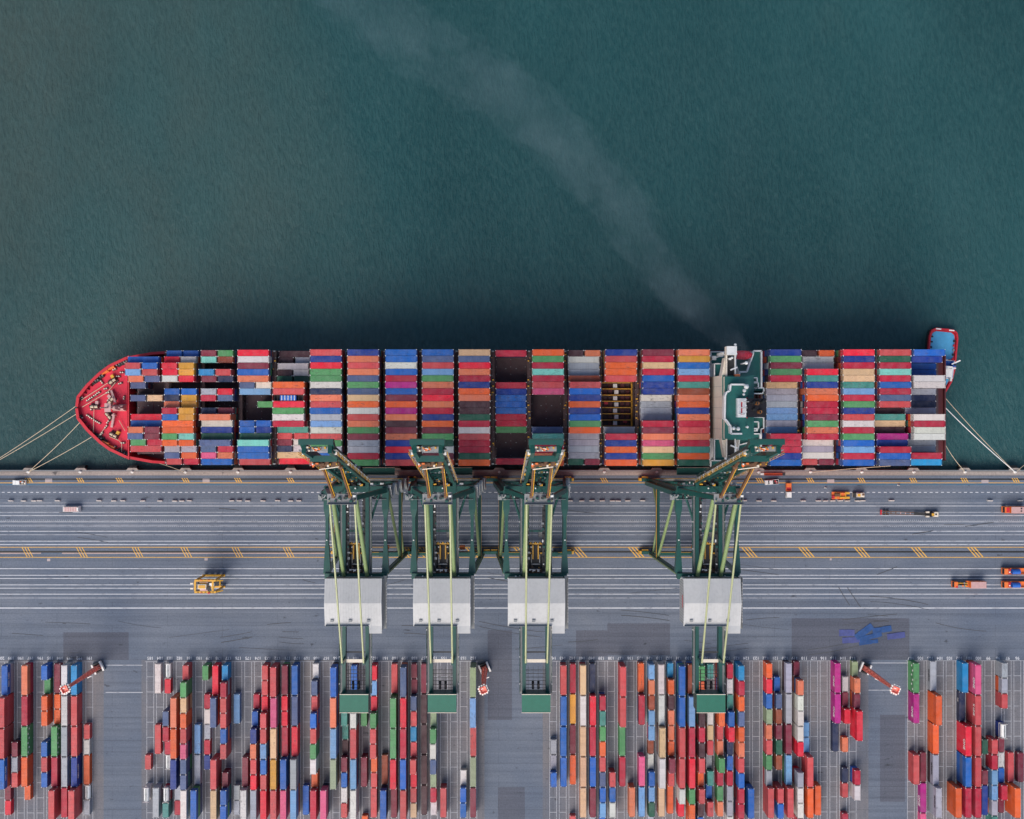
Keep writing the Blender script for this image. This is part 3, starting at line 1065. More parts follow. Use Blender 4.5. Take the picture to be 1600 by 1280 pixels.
for bi in range(len(BAYS)):
    bx = BAYS[bi][0]
    gx = bx - 1.05
    if bi in (0, 16):
        continue
    top = 19.0 if bi > 3 else 16.5
    lb = MB()
    for k in range(19):
        y = SHIPY + (9 - k) * ROWP
        if abs(y - SHIPY) > half(gx) - 0.6:
            continue
        lb.box(gx, y, 8.6, 0.5, 0.3, top - 8.6)
        if bi > 3:
            lb.box(gx + random.choice((-.45, .45)), y + random.uniform(-.5, .5), top + 0.15, 0.32, 0.32, 0.5, 1 if random.random() < 0.35 else 2)
            if random.random() < (0.5 if 11 <= bi <= 14 else 0.12):
                lb.box(gx + random.uniform(-.3, .3), y + 0.9, top + 0.15, 0.7, 0.5, 0.6, 1)
    L = 2 * min(22.6, half(gx) - 0.6)
    for z in (11.2, 13.8, top):
        lb.box(gx, SHIPY, z, 1.3, L, 0.14)
    for s in (-1, 1):
        lb.beam((gx + s * 0.62, SHIPY - L / 2, top + 1.1), (gx + s * .62, SHIPY + L / 2, top + 1.1), 0.08, 0.08, 0)
    for s in (-1, 1):
        lb.box(gx, SHIPY + s * (L / 2 - 0.3), top + 0.14, 0.9, 0.5, 1.0, 2)
    lb.build('lashing_bridge', [M['bridge'], M['yellow'], M['grey']], ship)

# superstructure
SB = [M['white'], M['deckgreen'], M['cream'], M['glass'], M['exhaust'], M['red'], M['black'], M['copper'], M['orange'], M['grey']]
b = MB()
b.box(92.3, SHIPY, 8.6, 17.0, 44.6, 7.0, 0)                            # lower house across the beam
tower = [(83.2, -12), (83.2, 12), (95, 12), (95, -12)]
b.prism([(x, SHIPY + y) for x, y in tower], 15.6, 37.0, 2, 1)
for k in range(1, 6):
    b.box(83.19, SHIPY - 12 + k * 4, 15.7, 0.04, 0.08, 21.2, 9)
b.build('superstructure', SB, ship)


def deckpoly(name, uv, z, thick=0.4, m=1, railm=0, rail=True, h=1.0, w=0.34):
    pts = [at(u, v, z) for u, v in uv]
    bb = MB()
    bb.prism(pts, z - thick, z, 0, m)
    if rail:
        bb.rail(pts, z, w, h, railm, True)
    return bb.build(name, SB, ship)


def gz(zx, zy):
    return (1105 + zx / 14.22, 535 + zy / 14.22)


def hz(zx, zy):
    return (1105 + zx / 14.22, 610 + zy / 14.22)


# side decks, stepping up towards the bridge
deckpoly('side_deck', [gz(70, 215), gz(500, 215), gz(500, 480), gz(70, 480)], 16.0)
deckpoly('side_deck', [gz(150, 480), gz(460, 480), gz(460, 790), gz(150, 800)], 24.0)
deckpoly('side_deck', [hz(150, 1085), hz(460, 1085), hz(460, 1560), hz(150, 1560)], 24.0)
deckpoly('side_deck', [hz(70, 1560), hz(500, 1560), hz(500, 1800), hz(70, 1800)], 16.0)
deckpoly('poop_deck', [gz(1020, 195), gz(1190, 195), gz(1190, 1030), gz(720, 1030), gz(700, 660), gz(870, 655)], 22.0, w=0.6)
deckpoly('poop_deck', [gz(630, 370), gz(925, 370), gz(905, 490), gz(880, 655), gz(690, 655), gz(630, 490)], 18.0)
deckpoly('poop_deck', [hz(700, 965), hz(940, 965), hz(1180, 965), hz(1180, 1560), hz(640, 1560), hz(700, 1080)], 22.0, w=0.6)
deckpoly('poop_deck', [hz(1000, 600), hz(1240, 600), hz(1240, 840), hz(1180, 860), hz(1180, 965), hz(900, 965)], 24.0)
for a, c in ((gz(735, 790), gz(1095, 885)), (gz(930, 900), gz(1120, 1010)), (gz(900, 1015), gz(1240, 1090)), (gz(920, 1090), gz(1220, 1140)), (hz(770, 850), hz(900, 965)), (hz(900, 700), hz(1125, 850))):
    z = 30.0
    deckpoly('catwalk_deck', [a, (c[0], a[1]), c, (a[0], c[1])], z, w=0.4)
deckpoly('catwalk_deck', [hz(700, 1090), hz(870, 1085), hz(950, 965), hz(1160, 965), hz(1160, 1100), hz(690, 1215)], 27.0, w=0.4)
deckpoly('monkey_island', [gz(510, 940), gz(780, 940), gz(910, 960), gz(910, 1130), gz(880, 1240), gz(880, 1830), gz(760, 2030), gz(520, 2030), gz(510, 1870), gz(420, 1740), gz(375, 1700),
                           gz(385, 1190), gz(420, 1110), gz(490, 1080)], 42.0, 2.7, rail=False)
b = MB()
b.rail([at(*q, 42) for q in (gz(900, 960), gz(780, 940), gz(510, 940), gz(490, 1080), gz(420, 1110), gz(385, 1190), gz(375, 1700), gz(420, 1740), gz(510, 1870), gz(520, 2030), gz(760, 2030))], 42.0, 0.6, 1.0)
b.build('bulwark', SB, ship)
# wheelhouse under it, windows all round, and bridge wings out to the ship's side
b = MB()
x0, x1 = 83.6, 93.0
b.box((x0 + x1) / 2, SHIPY, 37.0, x1 - x0, 23.0, 1.4, 2)
b.box((x0 + x1) / 2, SHIPY, 38.4, x1 - x0 - 0.2, 22.6, 0.65, 3)
b.box((x0 + x1) / 2, SHIPY, 39.05, x1 - x0 + .1, 23.0, 0.25, 1)
for s in (-1, 1):
    ya, yb = SHIPY + s * 11.6, SHIPY + s * 22.6
    b.box(86.2, (ya + yb) / 2, 36.2, 3.4, abs(yb - ya), 0.5, 6)                # dark wing deck
    b.box(84.55, (ya + yb) / 2, 36.2, 0.5, abs(yb - ya), 1.8, 2)
    b.box(87.85, (ya + yb) / 2, 36.2, 0.3, abs(yb - ya), 1.6, 0)
    b.prism([(84.3, ya), (84.3, ya + s * 7), (83.0, ya), (83.0, ya - s * 0.2)], 33, 36.6, 2)
    b.box(86.2, yb - s * 1.5, 36.7, 3.6, 3.2, 2.6, 0)
    b.ball((87.6, yb + s * 0.7, 38.6), 0.55, 0)
    b.box(85.9, SHIPY + s * 18.0, 36.7, 0.9, 0.6, 1.2, 0)
    for k in range(3):
        b.beam((86.2, SHIPY + s * 14, 37.0 + k * .3), (88.6, SHIPY + s * 15, 37.2 + k * .3), 0.5, 0.2, 0)
b.build('bridge_wing', SB, ship)
b = MB()                                                   # orange locker on the wing deck
lx, ly = at(*gz(668, 790), 38)
b.box(lx, ly, 36.7, 1.9, 2.7, 1.6, 8)
b.build('locker', SB, ship)
b = MB()
fx0, fy0 = at(*hz(900, 190), 44)
fx1, fy1 = at(*hz(1310, 590), 44)
b.wedge((fx0 + fx1) / 2, (fy0 + fy1) / 2, 15.6, fx1 - fx0 + 0.3, fy0 - fy1 + 0.5, 28.4, 0.98, 0.97, 0, 4)
for px, py, l, m_ in ((1080, 290, 2.2, 7), (1140, 480, 2.6, 7), (1200, 260, 1.8, 6), (1010, 430, 1.5, 6), (1000, 280, 1.5, 6)):
    x, y = at(*hz(px, py), 44)
    b.tube((x, y, 43.6), (x + 0.4, y, 45.2), 0.7 if m_ == 7 else 0.55, 14, m_, 0.65 if m_ == 7 else .5)
    b.tube((x + .35, y, 45.15), (x + 0.4, y, 45.25), 0.5, 14, 6)
x, y = at(*hz(878, 390), 42)
b.box(x, y, 15.6, 0.5, fy0 - fy1 + 1.0, 26.6, 5)
b.build('funnel', SB, ship)
b = MB()
rx, ry = at(*hz(770, 390), 44)
b.box(rx, ry, 37.0, 3.2, 6.9, 7.0, 0)
for k in range(3):
    b.tube((rx - 0.8 + k * .6, ry + (k - 1) * 2.2, 44), (rx - 0.8 + k * .6, ry + (k - 1) * 2.2, 51), 0.22, 8, 0, 0.12)
    b.beam((rx - 1.4, ry + (k - 1) * 2.2, 48), (rx + .6, ry + (k - 1) * 2.2 + .8, 48), 0.35, 0.3, 0)
b.box(rx - 1.0, ry, 47.0, 0.4, 5.0, 0.4, 5)
b.build('radar_mast', SB, ship)
for q, r in ((gz(880, 985), 0.95), (gz(838, 1070), 0.7), (gz(825, 1155), 0.5), (hz(700, 855), 0.75), (hz(905, 815), 0.5), (hz(600, 845), 0.7), (gz(880, 455), 0.7), (gz(565, 340), 0.45)):
    b = MB()
    x, y = at(*q, 44)
    b.tube((x, y, 36.5), (x, y, 43.2), r * 0.4, 8, 0)
    b.ball((x, y, 43.4), r, 0)
    b.build('radome', SB, ship, True)
b = MB()                                                   # ring antenna mark and small yellow raft
x, y = at(*hz(590, 840), 42)
for k in range(16):
    a0, a1 = k * math.pi / 8, (k + 1) * math.pi / 8
    b.beam((x + 1.2 * math.cos(a0), y + 1.2 * math.sin(a0), 42.1), (x + 1.2 * math.cos(a1), y + 1.2 * math.sin(a1), 42.1), 0.12, 0.1, 9)
b.build('ring_antenna', SB, ship)
for s, q in ((1, gz(775, 285)), (-1, gz(775, 2615))):
    b = MB()
    x, y = at(*q, 24)
    for k in range(9):
        t0, t1 = -1 + 2 * k / 9, -1 + 2 * (k + 1) / 9
        r0, r1 = 1.6 * (1 - abs(t0) ** 3) + .15, 1.6 * (1 - abs(t1) ** 3) + .15
        b.tube((x + t0 * 4.4, y, 24.5), (x + t1 * 4.4, y, 24.5), r0, 12, 0, r1)
    b.box(x - 1.0, y, 25.6, 2.0, 1.6, 1.0, 0)
    lb_ = b.build('lifeboat', [M['boat'], M['white']], ship, True)
    b = MB()
    for dx in (-3.2, 3.2):
        b.beam((x + dx, y - s * 2.4, 15.6), (x + dx, y - s * 2.2, 25), 0.4, 0.5)
        b.beam((x + dx, y - s * 2.2, 25), (x + dx + .4, y + s * 0.6, 26.8), 0.4, 0.4)
    b.build('davit', M['white'], ship)
b = MB()                                                   # small provision crane on the side deck
x, y = at(*gz(150, 350), 20)
x2, y2 = at(*gz(310, 300), 20)
b.tube((x, y, 15.6), (x, y, 19.5), 0.6, 10).box(x, y, 19.2, 1.6, 1.6, 1.4)
b.beam((x, y, 20), (x2, y2, 20.6), 0.5, 0.5).box(x2, y2, 20.0, 1.2, 1.0, 1.0)
b.build('provision_crane', M['white'], ship)
for (a, c, m_) in ((hz(990, 870), (4.2, 1.4), 'white'), (hz(930, 670), (2.6, 2.4), 'pale'), (gz(400, 245), (2.2, 0.9), 'white'), (hz(815, 655), (2.0, 2.0), 'deckred')):
    b = MB()
    x, y = at(*a, 30)
    b.box(x, y, 22.0, c[0], c[1], 8.6)
    b.box(x, y, 30.6, c[0] * .7, c[1] * .5, .2, 1)
    b.build('deckhouse', [M[m_], M['grey']], ship)
b = MB()
b.box(180.8, SHIPY, 8.6, 0.5, 42.0, 1.3)
b.box(177.8, SHIPY, 8.6, 1.2, 43.0, 0.5, 1)
for k in range(16):
    b.box(175.5, SHIPY - 20 + k * 2.6, 8.6, 0.6, 0.5, 2.8, 2)
b.build('stern_rail', [M['darkred'], M['hatch'], M['pale']], ship)

# mooring lines
MB.ZSC = 1.0
MOOR = [((119.5, 634), 13.6, (-34, 738), 'upper of two pale ropes running from the bow tip off to the left'),
        ((121, 646), 13.6, (-34, 738), 'lower of two pale ropes running from the bow tip off to the left'),
        ((126, 659), 13.8, (45, 738), 'steeper of two pale ropes between the bow and the leftmost bollard'),
        ((143, 683), 13.8, (45, 738), 'flatter of two pale ropes between the bow and the leftmost bollard'),
        ((242, 722), 10.0, (290, 738), 'short rope from the ship side down to the fourth bollard'),
        ((1477, 622), 9.3, (1585, 738), 'thin tan rope fanning from the stern to the rightmost bollard'),
        ((1477, 637), 9.3, (1585, 738), 'bright white rope fanning from the stern to the rightmost bollard'),
        ((1477, 695), 9.3, (1507, 738), 'short tan rope from the stern corner to the quay'),
        ((1640, 700), 3.0, (1585, 738), 'rope at the right edge running from the rightmost bollard'),
        ((1392, 728), 9.8, (1266, 738), 'long flat rope beside the hull near the stern')]
for i, (p, zp, q, lab) in enumerate(MOOR):
    a = Vector((*at(*p, zp), zp * ZS))
    c = Vector((*at_real(*q), 0.8))
    b = MB()
    n = 10
    sag = 0.9 + (a - c).length * 0.012
    pts = [a.lerp(c, k / n) - Vector((0, 0, sag * math.sin(math.pi * k / n))) for k in range(n + 1)]
    for k in range(n):
        b.tube(pts[k], pts[k + 1], 0.11 if i != 6 else 0.15, 6)
    tag(b.build('mooring_rope', M['white'] if i == 6 else M['rope']), lab, 'mooring rope', 'ropes mooring the ship')
at = at_real


# ------------------------------------------------------------------ container yard
# lane rows: zoom origin x, then per container  colour size @ top : centre   (20 ft = 2, 40 ft = 4, Q = tank)
YARD = {
    0: (0, '''
b4@95:18 r4@337:18 r4@570:16 b4@807:14 M2@1035:53 F2@1130:50
M2@685:106 G2@802:104 r2@920:102
o4@95:193 R4@335:190 E4@570:183 O4@805:178 O2@1012:206
b2@95:346 E2@215:362 O2@330:345 O2@450:342 b2@680:336 r2@802:335 b2@918:333
M4@85:438 O2@325:435 O2@442:434 E4@570:410 R4@805:407 r4@1060:383
W4@85:498 W4@335:496 G4@572:490 G4@808:487 R4@1045:480
X4@100:570 r4@337:566 r4@570:563 B4@805:560 r4@1070:536
O4@785:664
r2@565:727 W2@682:726 Q2@1025:723 G2@1150:716'''),
    1: (210, '''
W4@88:177 r4@545:173 G4@1040:154
Q2@90:248 F2@207:255 S2@440:236 R2@565:246 R2@668:245 Q2@785:245 Q2@1035:235 T2@1148:233
r2@782:99 Q2@1035:84
o4@350:298 O4@583:296 B4@820:292 G2@1020:318 R2@1135:317
r2@95:392 E2@225:379 y2@343:378 O2@460:377 r2@577:371 p2@697:370 S2@815:369 S2@933:368 W4@1052:364
L4@545:478 G4@783:477 b4@1050:443
E2@95:547 R2@315:556 W2@433:554 G2@550:554 R2@668:554 B2@783:554
F4@95:617 S4@343:603 r4@815:600 y4@1050:600
X2@100:688 R2@225:685 r2@343:684 r2@460:683 b2@577:683 r2@697:682 M2@920:692 b2@1050:679 b2@1170:677
L4@318:788 G2@1010:788 G2@1130:780
M4@790:843 W4@1050:834
R2@312:942 b2@440:927 B2@580:914 o2@695:912 r2@812:911 F2@930:911 G4@1048:916
r2@90:1003 r2@210:1002 F2@330:1000 r2@460:990 r2@575:989 L2@695:989 b2@815:988 r2@930:987 F4@1052:981
r4@105:1067 p4@345:1066 y4@580:1062 Y4@815:1060 r4@1055:1058
M4@95:1155 F2@335:1153 F2@450:1153 R4@565:1150 b4@820:1138 p4@1050:1138
b4@90:1232 S4@333:1230 F4@565:1227 G4@812:1216 L4@1048:1224
b4@1015:1310'''),
    2: (470, '''
R4@1050:90 W2@85:109 S2@208:107 r2@330:106 b2@460:96 r2@575:95 E2@692:95 W2@810:95 O2@925:95
p4@1045:168
b4@105:251 o4@345:246 L4@578:245 V4@812:244
T2@445:334 T2@555:338 m2@660:335 M2@795:331 b2@908:330 W2@1042:326 r2@1160:325
b4@95:409 W2@455:402 r4@578:401 L4@820:400 W4@1055:400
E2@445:484 M4@795:482 O4@1250:482
F2@105:561 L2@222:559 F2@337:556 E2@455:555 r2@575:554 r2@692:553 O2@808:553 r2@925:553 r4@1042:554
K4@785:643 b4@1055:629
r4@85:717 E4@340:710 E4@575:708 F4@812:708 M4@1045:717
S4@105:784 F4@345:783 R4@580:783 b4@817:783 r4@1052:783
M2@80:874 M2@195:873 S2@325:868 r2@455:864 X2@572:864 r2@692:863 r2@812:863 F2@928:862 r2@1043:862 y2@1160:862
M4@85:950 m4@315:948 m4@545:947 m4@778:946 m4@1010:945
V2@455:1017 E2@575:1016 W2@695:1016 S2@812:1016 V2@925:1016 R2@1045:1018 W2@1128:1020
r4@1045:1088
W2@890:1246 b2@1042:1245 b2@1160:1244
V4@105:1325 L4@345:1324 r4@575:1323 V4@812:1323 M4@1045:1323'''),
    3: (840, '''
G2@655:115 G2@773:114 b2@920:118
r4@100:202 b4@340:198 b4@573:198 b4@812:198
R4@88:273 Y4@323:272 M4@557:271 O4@788:270 r4@1255:265
y4@90:352 W4@338:350 y4@572:350 y4@810:350 y4@1040:350
N4@85:426 F4@335:428 R4@570:427 b4@808:425 M4@1028:425 G4@1260:425
R2@330:505 T2@450:505 E2@570:505 O2@687:504 r2@802:504 S2@918:503 b2@1035:500 L2@1145:498 b2@1260:498
r2@920:577 b2@1038:577 W2@1155:577
r4@100:658 r4@340:657 E4@572:656 R4@808:656
o4@1035:730
O4@70:800 R4@320:800 p4@788:802 L4@1040:808
L2@85:880 o2@207:885 K2@325:875 L2@445:886 L2@563:885 K2@665:872 W2@773:870 b2@920:882 L2@1037:882 e2@1150:872 G2@1255:874
W4@80:958 W4@320:960 y4@567:962 W4@802:962 y4@1037:960
X2@70:1029 O2@195:1030 m2@315:1031 o2@440:1037 o2@560:1036 O2@680:1036 M2@802:1036 r2@915:1036 O4@1025:1016
b4@100:1119 b4@338:1117 r4@573:1117 r4@808:1115 W2@1040:1112 F2@1155:1112
K4@85:1180 L4@340:1190 R4@573:1190 F4@808:1190 E2@1040:1190 O2@1155:1190 O2@1275:1190
E2@95:1265 O2@212:1265 m2@445:1265 R2@567:1265 m2@683:1262 r2@800:1264 O2@915:1264 r2@1035:1264 m2@1150:1262 b2@1250:1262'''),
    4: (1100, '''
T2@75:48 W2@445:50 y2@555:48 r2@668:46 G2@782:45 T2@900:47 b2@1015:46 r2@1140:56
R2@95:138 b2@210:138 R2@330:138 O2@445:134 r2@560:133 o2@680:132 E2@800:133 R2@916:133 E2@1032:132 o2@1148:132
R2@75:203 W2@195:204 T2@312:204 b2@445:214 F2@562:212 N2@675:204 b2@785:204 R2@900:203 G2@1018:203 G2@1133:203 W2@1250:203
X2@95:290 R2@215:290 O2@330:290 S2@445:290 O2@562:289 o2@680:289 r2@797:288 b2@915:287 R2@1033:287 R2@1150:287 r2@1268:287
b4@1040:368
O2@80:502 F2@200:501 b2@318:502 V2@440:502 o2@558:502 r2@678:502 E2@797:502 G2@917:502 r4@1040:518
b2@190:570 S2@318:576 K2@435:578 M2@550:580 e2@667:579 K2@784:579 r2@1045:594 b2@1162:594
G4@85:652 G4@318:655 M4@550:652 L4@790:655 r4@1040:664
M2@70:718 o2@205:740 W2@330:732 W2@445:742 W2@563:742 F2@680:742 G2@915:740 W2@1035:740 W2@1148:740 r2@1268:740
L2@540:795 L2@658:795 r4@795:822 O4@1040:820
O4@1020:890
P4@85:1032 P4@315:1018 N4@540:1012
W2@190:1090 M2@306:1087 F2@430:1102 o2@640:1085 N2@875:1085 r2@993:1085 R2@1215:1086
V2@70:1165 o2@195:1178 M2@312:1178 R2@893:1174 W2@1015:1170
F4@300:1238'''),
    5: (1330, '''
E4@85:505 P4@310:491 r4@775:500 P4@1000:560 p4@1225:560
M4@765:564
G4@65:627 O4@315:687 O4@560:652 G4@785:652 G4@1035:682
X4@75:875 N4@318:860 F4@565:904 b4@800:911 R4@1040:912 O4@1030:832
p4@100:988 r4@335:984 r4@568:982 r4@800:981 R4@1035:985
G2@75:1172 G2@195:1172 r2@313:1172 Q2@545:1172 M2@660:1153 W2@770:1156 b2@885:1156 R2@1010:1170 M2@1120:1156
r2@660:1100 R2@780:1100 L2@893:1098 L2@1008:1098 G2@1125:1098 T2@1240:1098
e2@650:1025 M2@895:1033 B4@1010:1025
r4@770:1230 T4@1030:1222
M4@770:1304 O4@1025:1278'''),
}
YC_LIST = []
for key, (zx0, txt) in YARD.items():
    sc = 4.923
    for line in txt.strip().split('\n'):
        for tok in line.split():
            ch, sz = tok[0], int(tok[1])
            vt, uc = tok[3:].split(':')
            u, v = zx0 + float(uc) / sc, 1020 + float(vt) / sc
            best = None
            for t in (1, 2, 3):
                r = CAM_H / (CAM_H - t * TIER)
                ug, vg = XC + (u - XC) / r, YC + (v - YC) / r
                for bi, blk in enumerate(LANES):
                    for li, lu in enumerate(blk):
                        dv = (vg - slot0(u)) / SLOT
                        cost = abs(ug - lu) * 1.0 + abs(dv - round(dv)) * SLOT * 0.8 + (0.4 if t == 3 else 0)
                        if best is None or cost < best[0]:
                            best = (cost, t, bi, li, int(round(dv)))
            YC_LIST.append([ch, sz, *best[1:], best[0]])
occ = {}
YARDC = []
for ch, sz, t, bi, li, slot, cost in YC_LIST:
    n = 1 if sz == 2 else 2
    cells = [(bi, li, slot + k) for k in range(n)]
    if any(c in occ for c in cells):
        if all((bi, li, slot + 1 + k) not in occ for k in range(n)):
            slot += 1
            cells = [(bi, li, slot + k) for k in range(n)]
        else:
            print('YARD CLASH', ch, sz, bi, li, slot)
            continue
    for c in cells:
        occ[c] = True
    YARDC.append(dict(ch=ch, sz=sz, t=t, bi=bi, li=li, slot=slot))
lanes_used = {}
for c in YARDC:
    lanes_used.setdefault(c['bi'], set()).add(c['li'])
BLK = ('leftmost yard block', 'second yard block', 'third yard block', 'rightmost yard block')
YARDSET = {}
for c in YARDC:
    u = LANES[c['bi']][c['li']]
    L = C20 if c['sz'] == 2 else C40
    x = at(u, 0)[0]
    ytop = at(0, slot0(u) + SLOT * c['slot'])[1] - 0.1
    y = ytop - L / 2 + random.uniform(-0.08, 0.02)
    x += random.uniform(-0.06, 0.06)
    for t in range(c['t'] - 1):
        low = c['ch'] if (c['ch'] in 'OrBPEFW' or random.random() < 0.5) else random.choice(FILL)
        stack_box(yard_stack, x, y, t * TIER + 0.02, L, False, 'W' if low == 'Q' else low)
    lane = [d for d in YARDC if d['bi'] == c['bi'] and d['li'] == c['li']]
    lane.sort(key=lambda d: d['slot'])
    k = lane.index(c)
    lord = sorted(lanes_used[c['bi']]).index(c['li']) + 1
    kind = 'tank' if c['ch'] == 'Q' else ('short' if c['sz'] == 2 else 'long')
    nm = 'white' if c['ch'] == 'Q' else CNAME[c['ch']]
    tail = f"{ORD[lord]} occupied lane from left, {BLK[c['bi']]}"
    cands = []
    if sum(d['ch'] == c['ch'] and d['sz'] == c['sz'] for d in lane) == 1:
        cands.append(f"only {nm} {kind} container, {tail}")
    cands.append(f"{nm} {kind} container, {ORD[k + 1]} from quay, {tail}")
    lab = pick(cands, SEEN)
    if len(lab.split()) > 16:
        print('LONG', lab)
    me = MTANK if c['ch'] == 'Q' else (ME20 if c['sz'] == 2 else ME40)
    name = 'tank_container' if c['ch'] == 'Q' else ('short_yard_container' if c['sz'] == 2 else 'long_yard_container')
    o = place(me, name, 'W' if c['ch'] == 'Q' else c['ch'], x, y, (c['t'] - 1) * TIER + 0.03, False)
    tag(o, lab, 'shipping container', ('tank' if c['ch'] == 'Q' else kind) + ' containers in the yard')
    YARDSET[(c['bi'], c['li'], c['slot'])] = (o, c)
tag(yard_stack.build('container_stack', MCA), 'lower tiers of mixed containers beneath the top containers in the yard', 'shipping containers', None, 'stuff')
print('CONTAINERS ship', len(SHIPC), 'yard', len(YARDC), 'long', sum(c['L'] == C40 for c in SHIPC) + sum(c['sz'] == 4 for c in YARDC))

# lettering painted on the container sides one can see
letter_mat = {'w': M['lamp'], 'd': M['dark'], 'o': M['orange']}
_texts = {}


def side_text(o, body, size, side, mat='w', dx=0.0, dz=0.0):
    """container local x runs along its length; side=-1 is local -y"""
    key = (body, size, mat)
    if key not in _texts:
        me = text_mesh(body, size, 0.012)
        me.materials.append(letter_mat[mat])
        _texts[key] = me
    t = link('lettering', _texts[key], o)
    if side < 0:
        t.rotation_euler = (R(90), 0, 0)
    else:
        t.rotation_euler = (R(90), 0, R(180))
    t.location = (dx, side * (CW / 2 + 0.012), CHT / 2 + dz)
    return t


sq = MB()
for k in range(6):
    sq.box(-4.8 + k * 1.9, 0, 0.35 + (k % 2) * 0.9, 0.75, 0.02, 0.75)
sq_me = sq.mesh('lettering', [M['lamp']])
# a container's local +y faces east (world +x) after the quarter turn
for (bi, li, slot), (o, c) in YARDSET.items():
    east = 1 if bi < 2 else -1
    if c['sz'] != 4 or bi not in (0, 3) and not (bi == 2 and c['ch'] == 'P'):
        continue
    if c['ch'] in 'Pp':
        side_text(o, 'ONE', 2.1, east, 'w', 1.6)
    elif c['ch'] == 'E':
        t = link('lettering', sq_me, o)
        t.location = (0, east * (CW / 2 + 0.012), 0.2)
    elif c['ch'] in 'B' or (c['ch'] == 'b' and bi == 0):
        side_text(o, 'CMA CGM', 1.25, east, 'w')
    elif c['ch'] == 'N':
        side_text(o, 'CAI', 1.0, east, 'w', -2.5)
    elif c['ch'] == 'G' and bi == 3:
        side_text(o, 'MAERSK', 1.4, east, 'd')
    elif c['ch'] == 'F' and bi == 3:
        side_text(o, 'ONE', 2.1, east, 'w', 1.6)
    elif c['ch'] == 'r' and bi == 3 and slot < 3:
        side_text(o, 'K LINE', 1.6, east, 'w')


# ------------------------------------------------------------------ ship-to-shore gantry cranes
def P_(o_name, b, mats, parent):
    return b.build(o_name, mats, parent)


YW, YL, ZG = -30.4, -60.6, 44.0                             # rails and girder height
G = [M['green'], M['tubegreen'], M['stay'], M['yellow'], M['white'], M['dark'], M['grey'], M['rust'], M['orange'], M['housewhite'], M['greenroof'], M['red'], M['cream']]


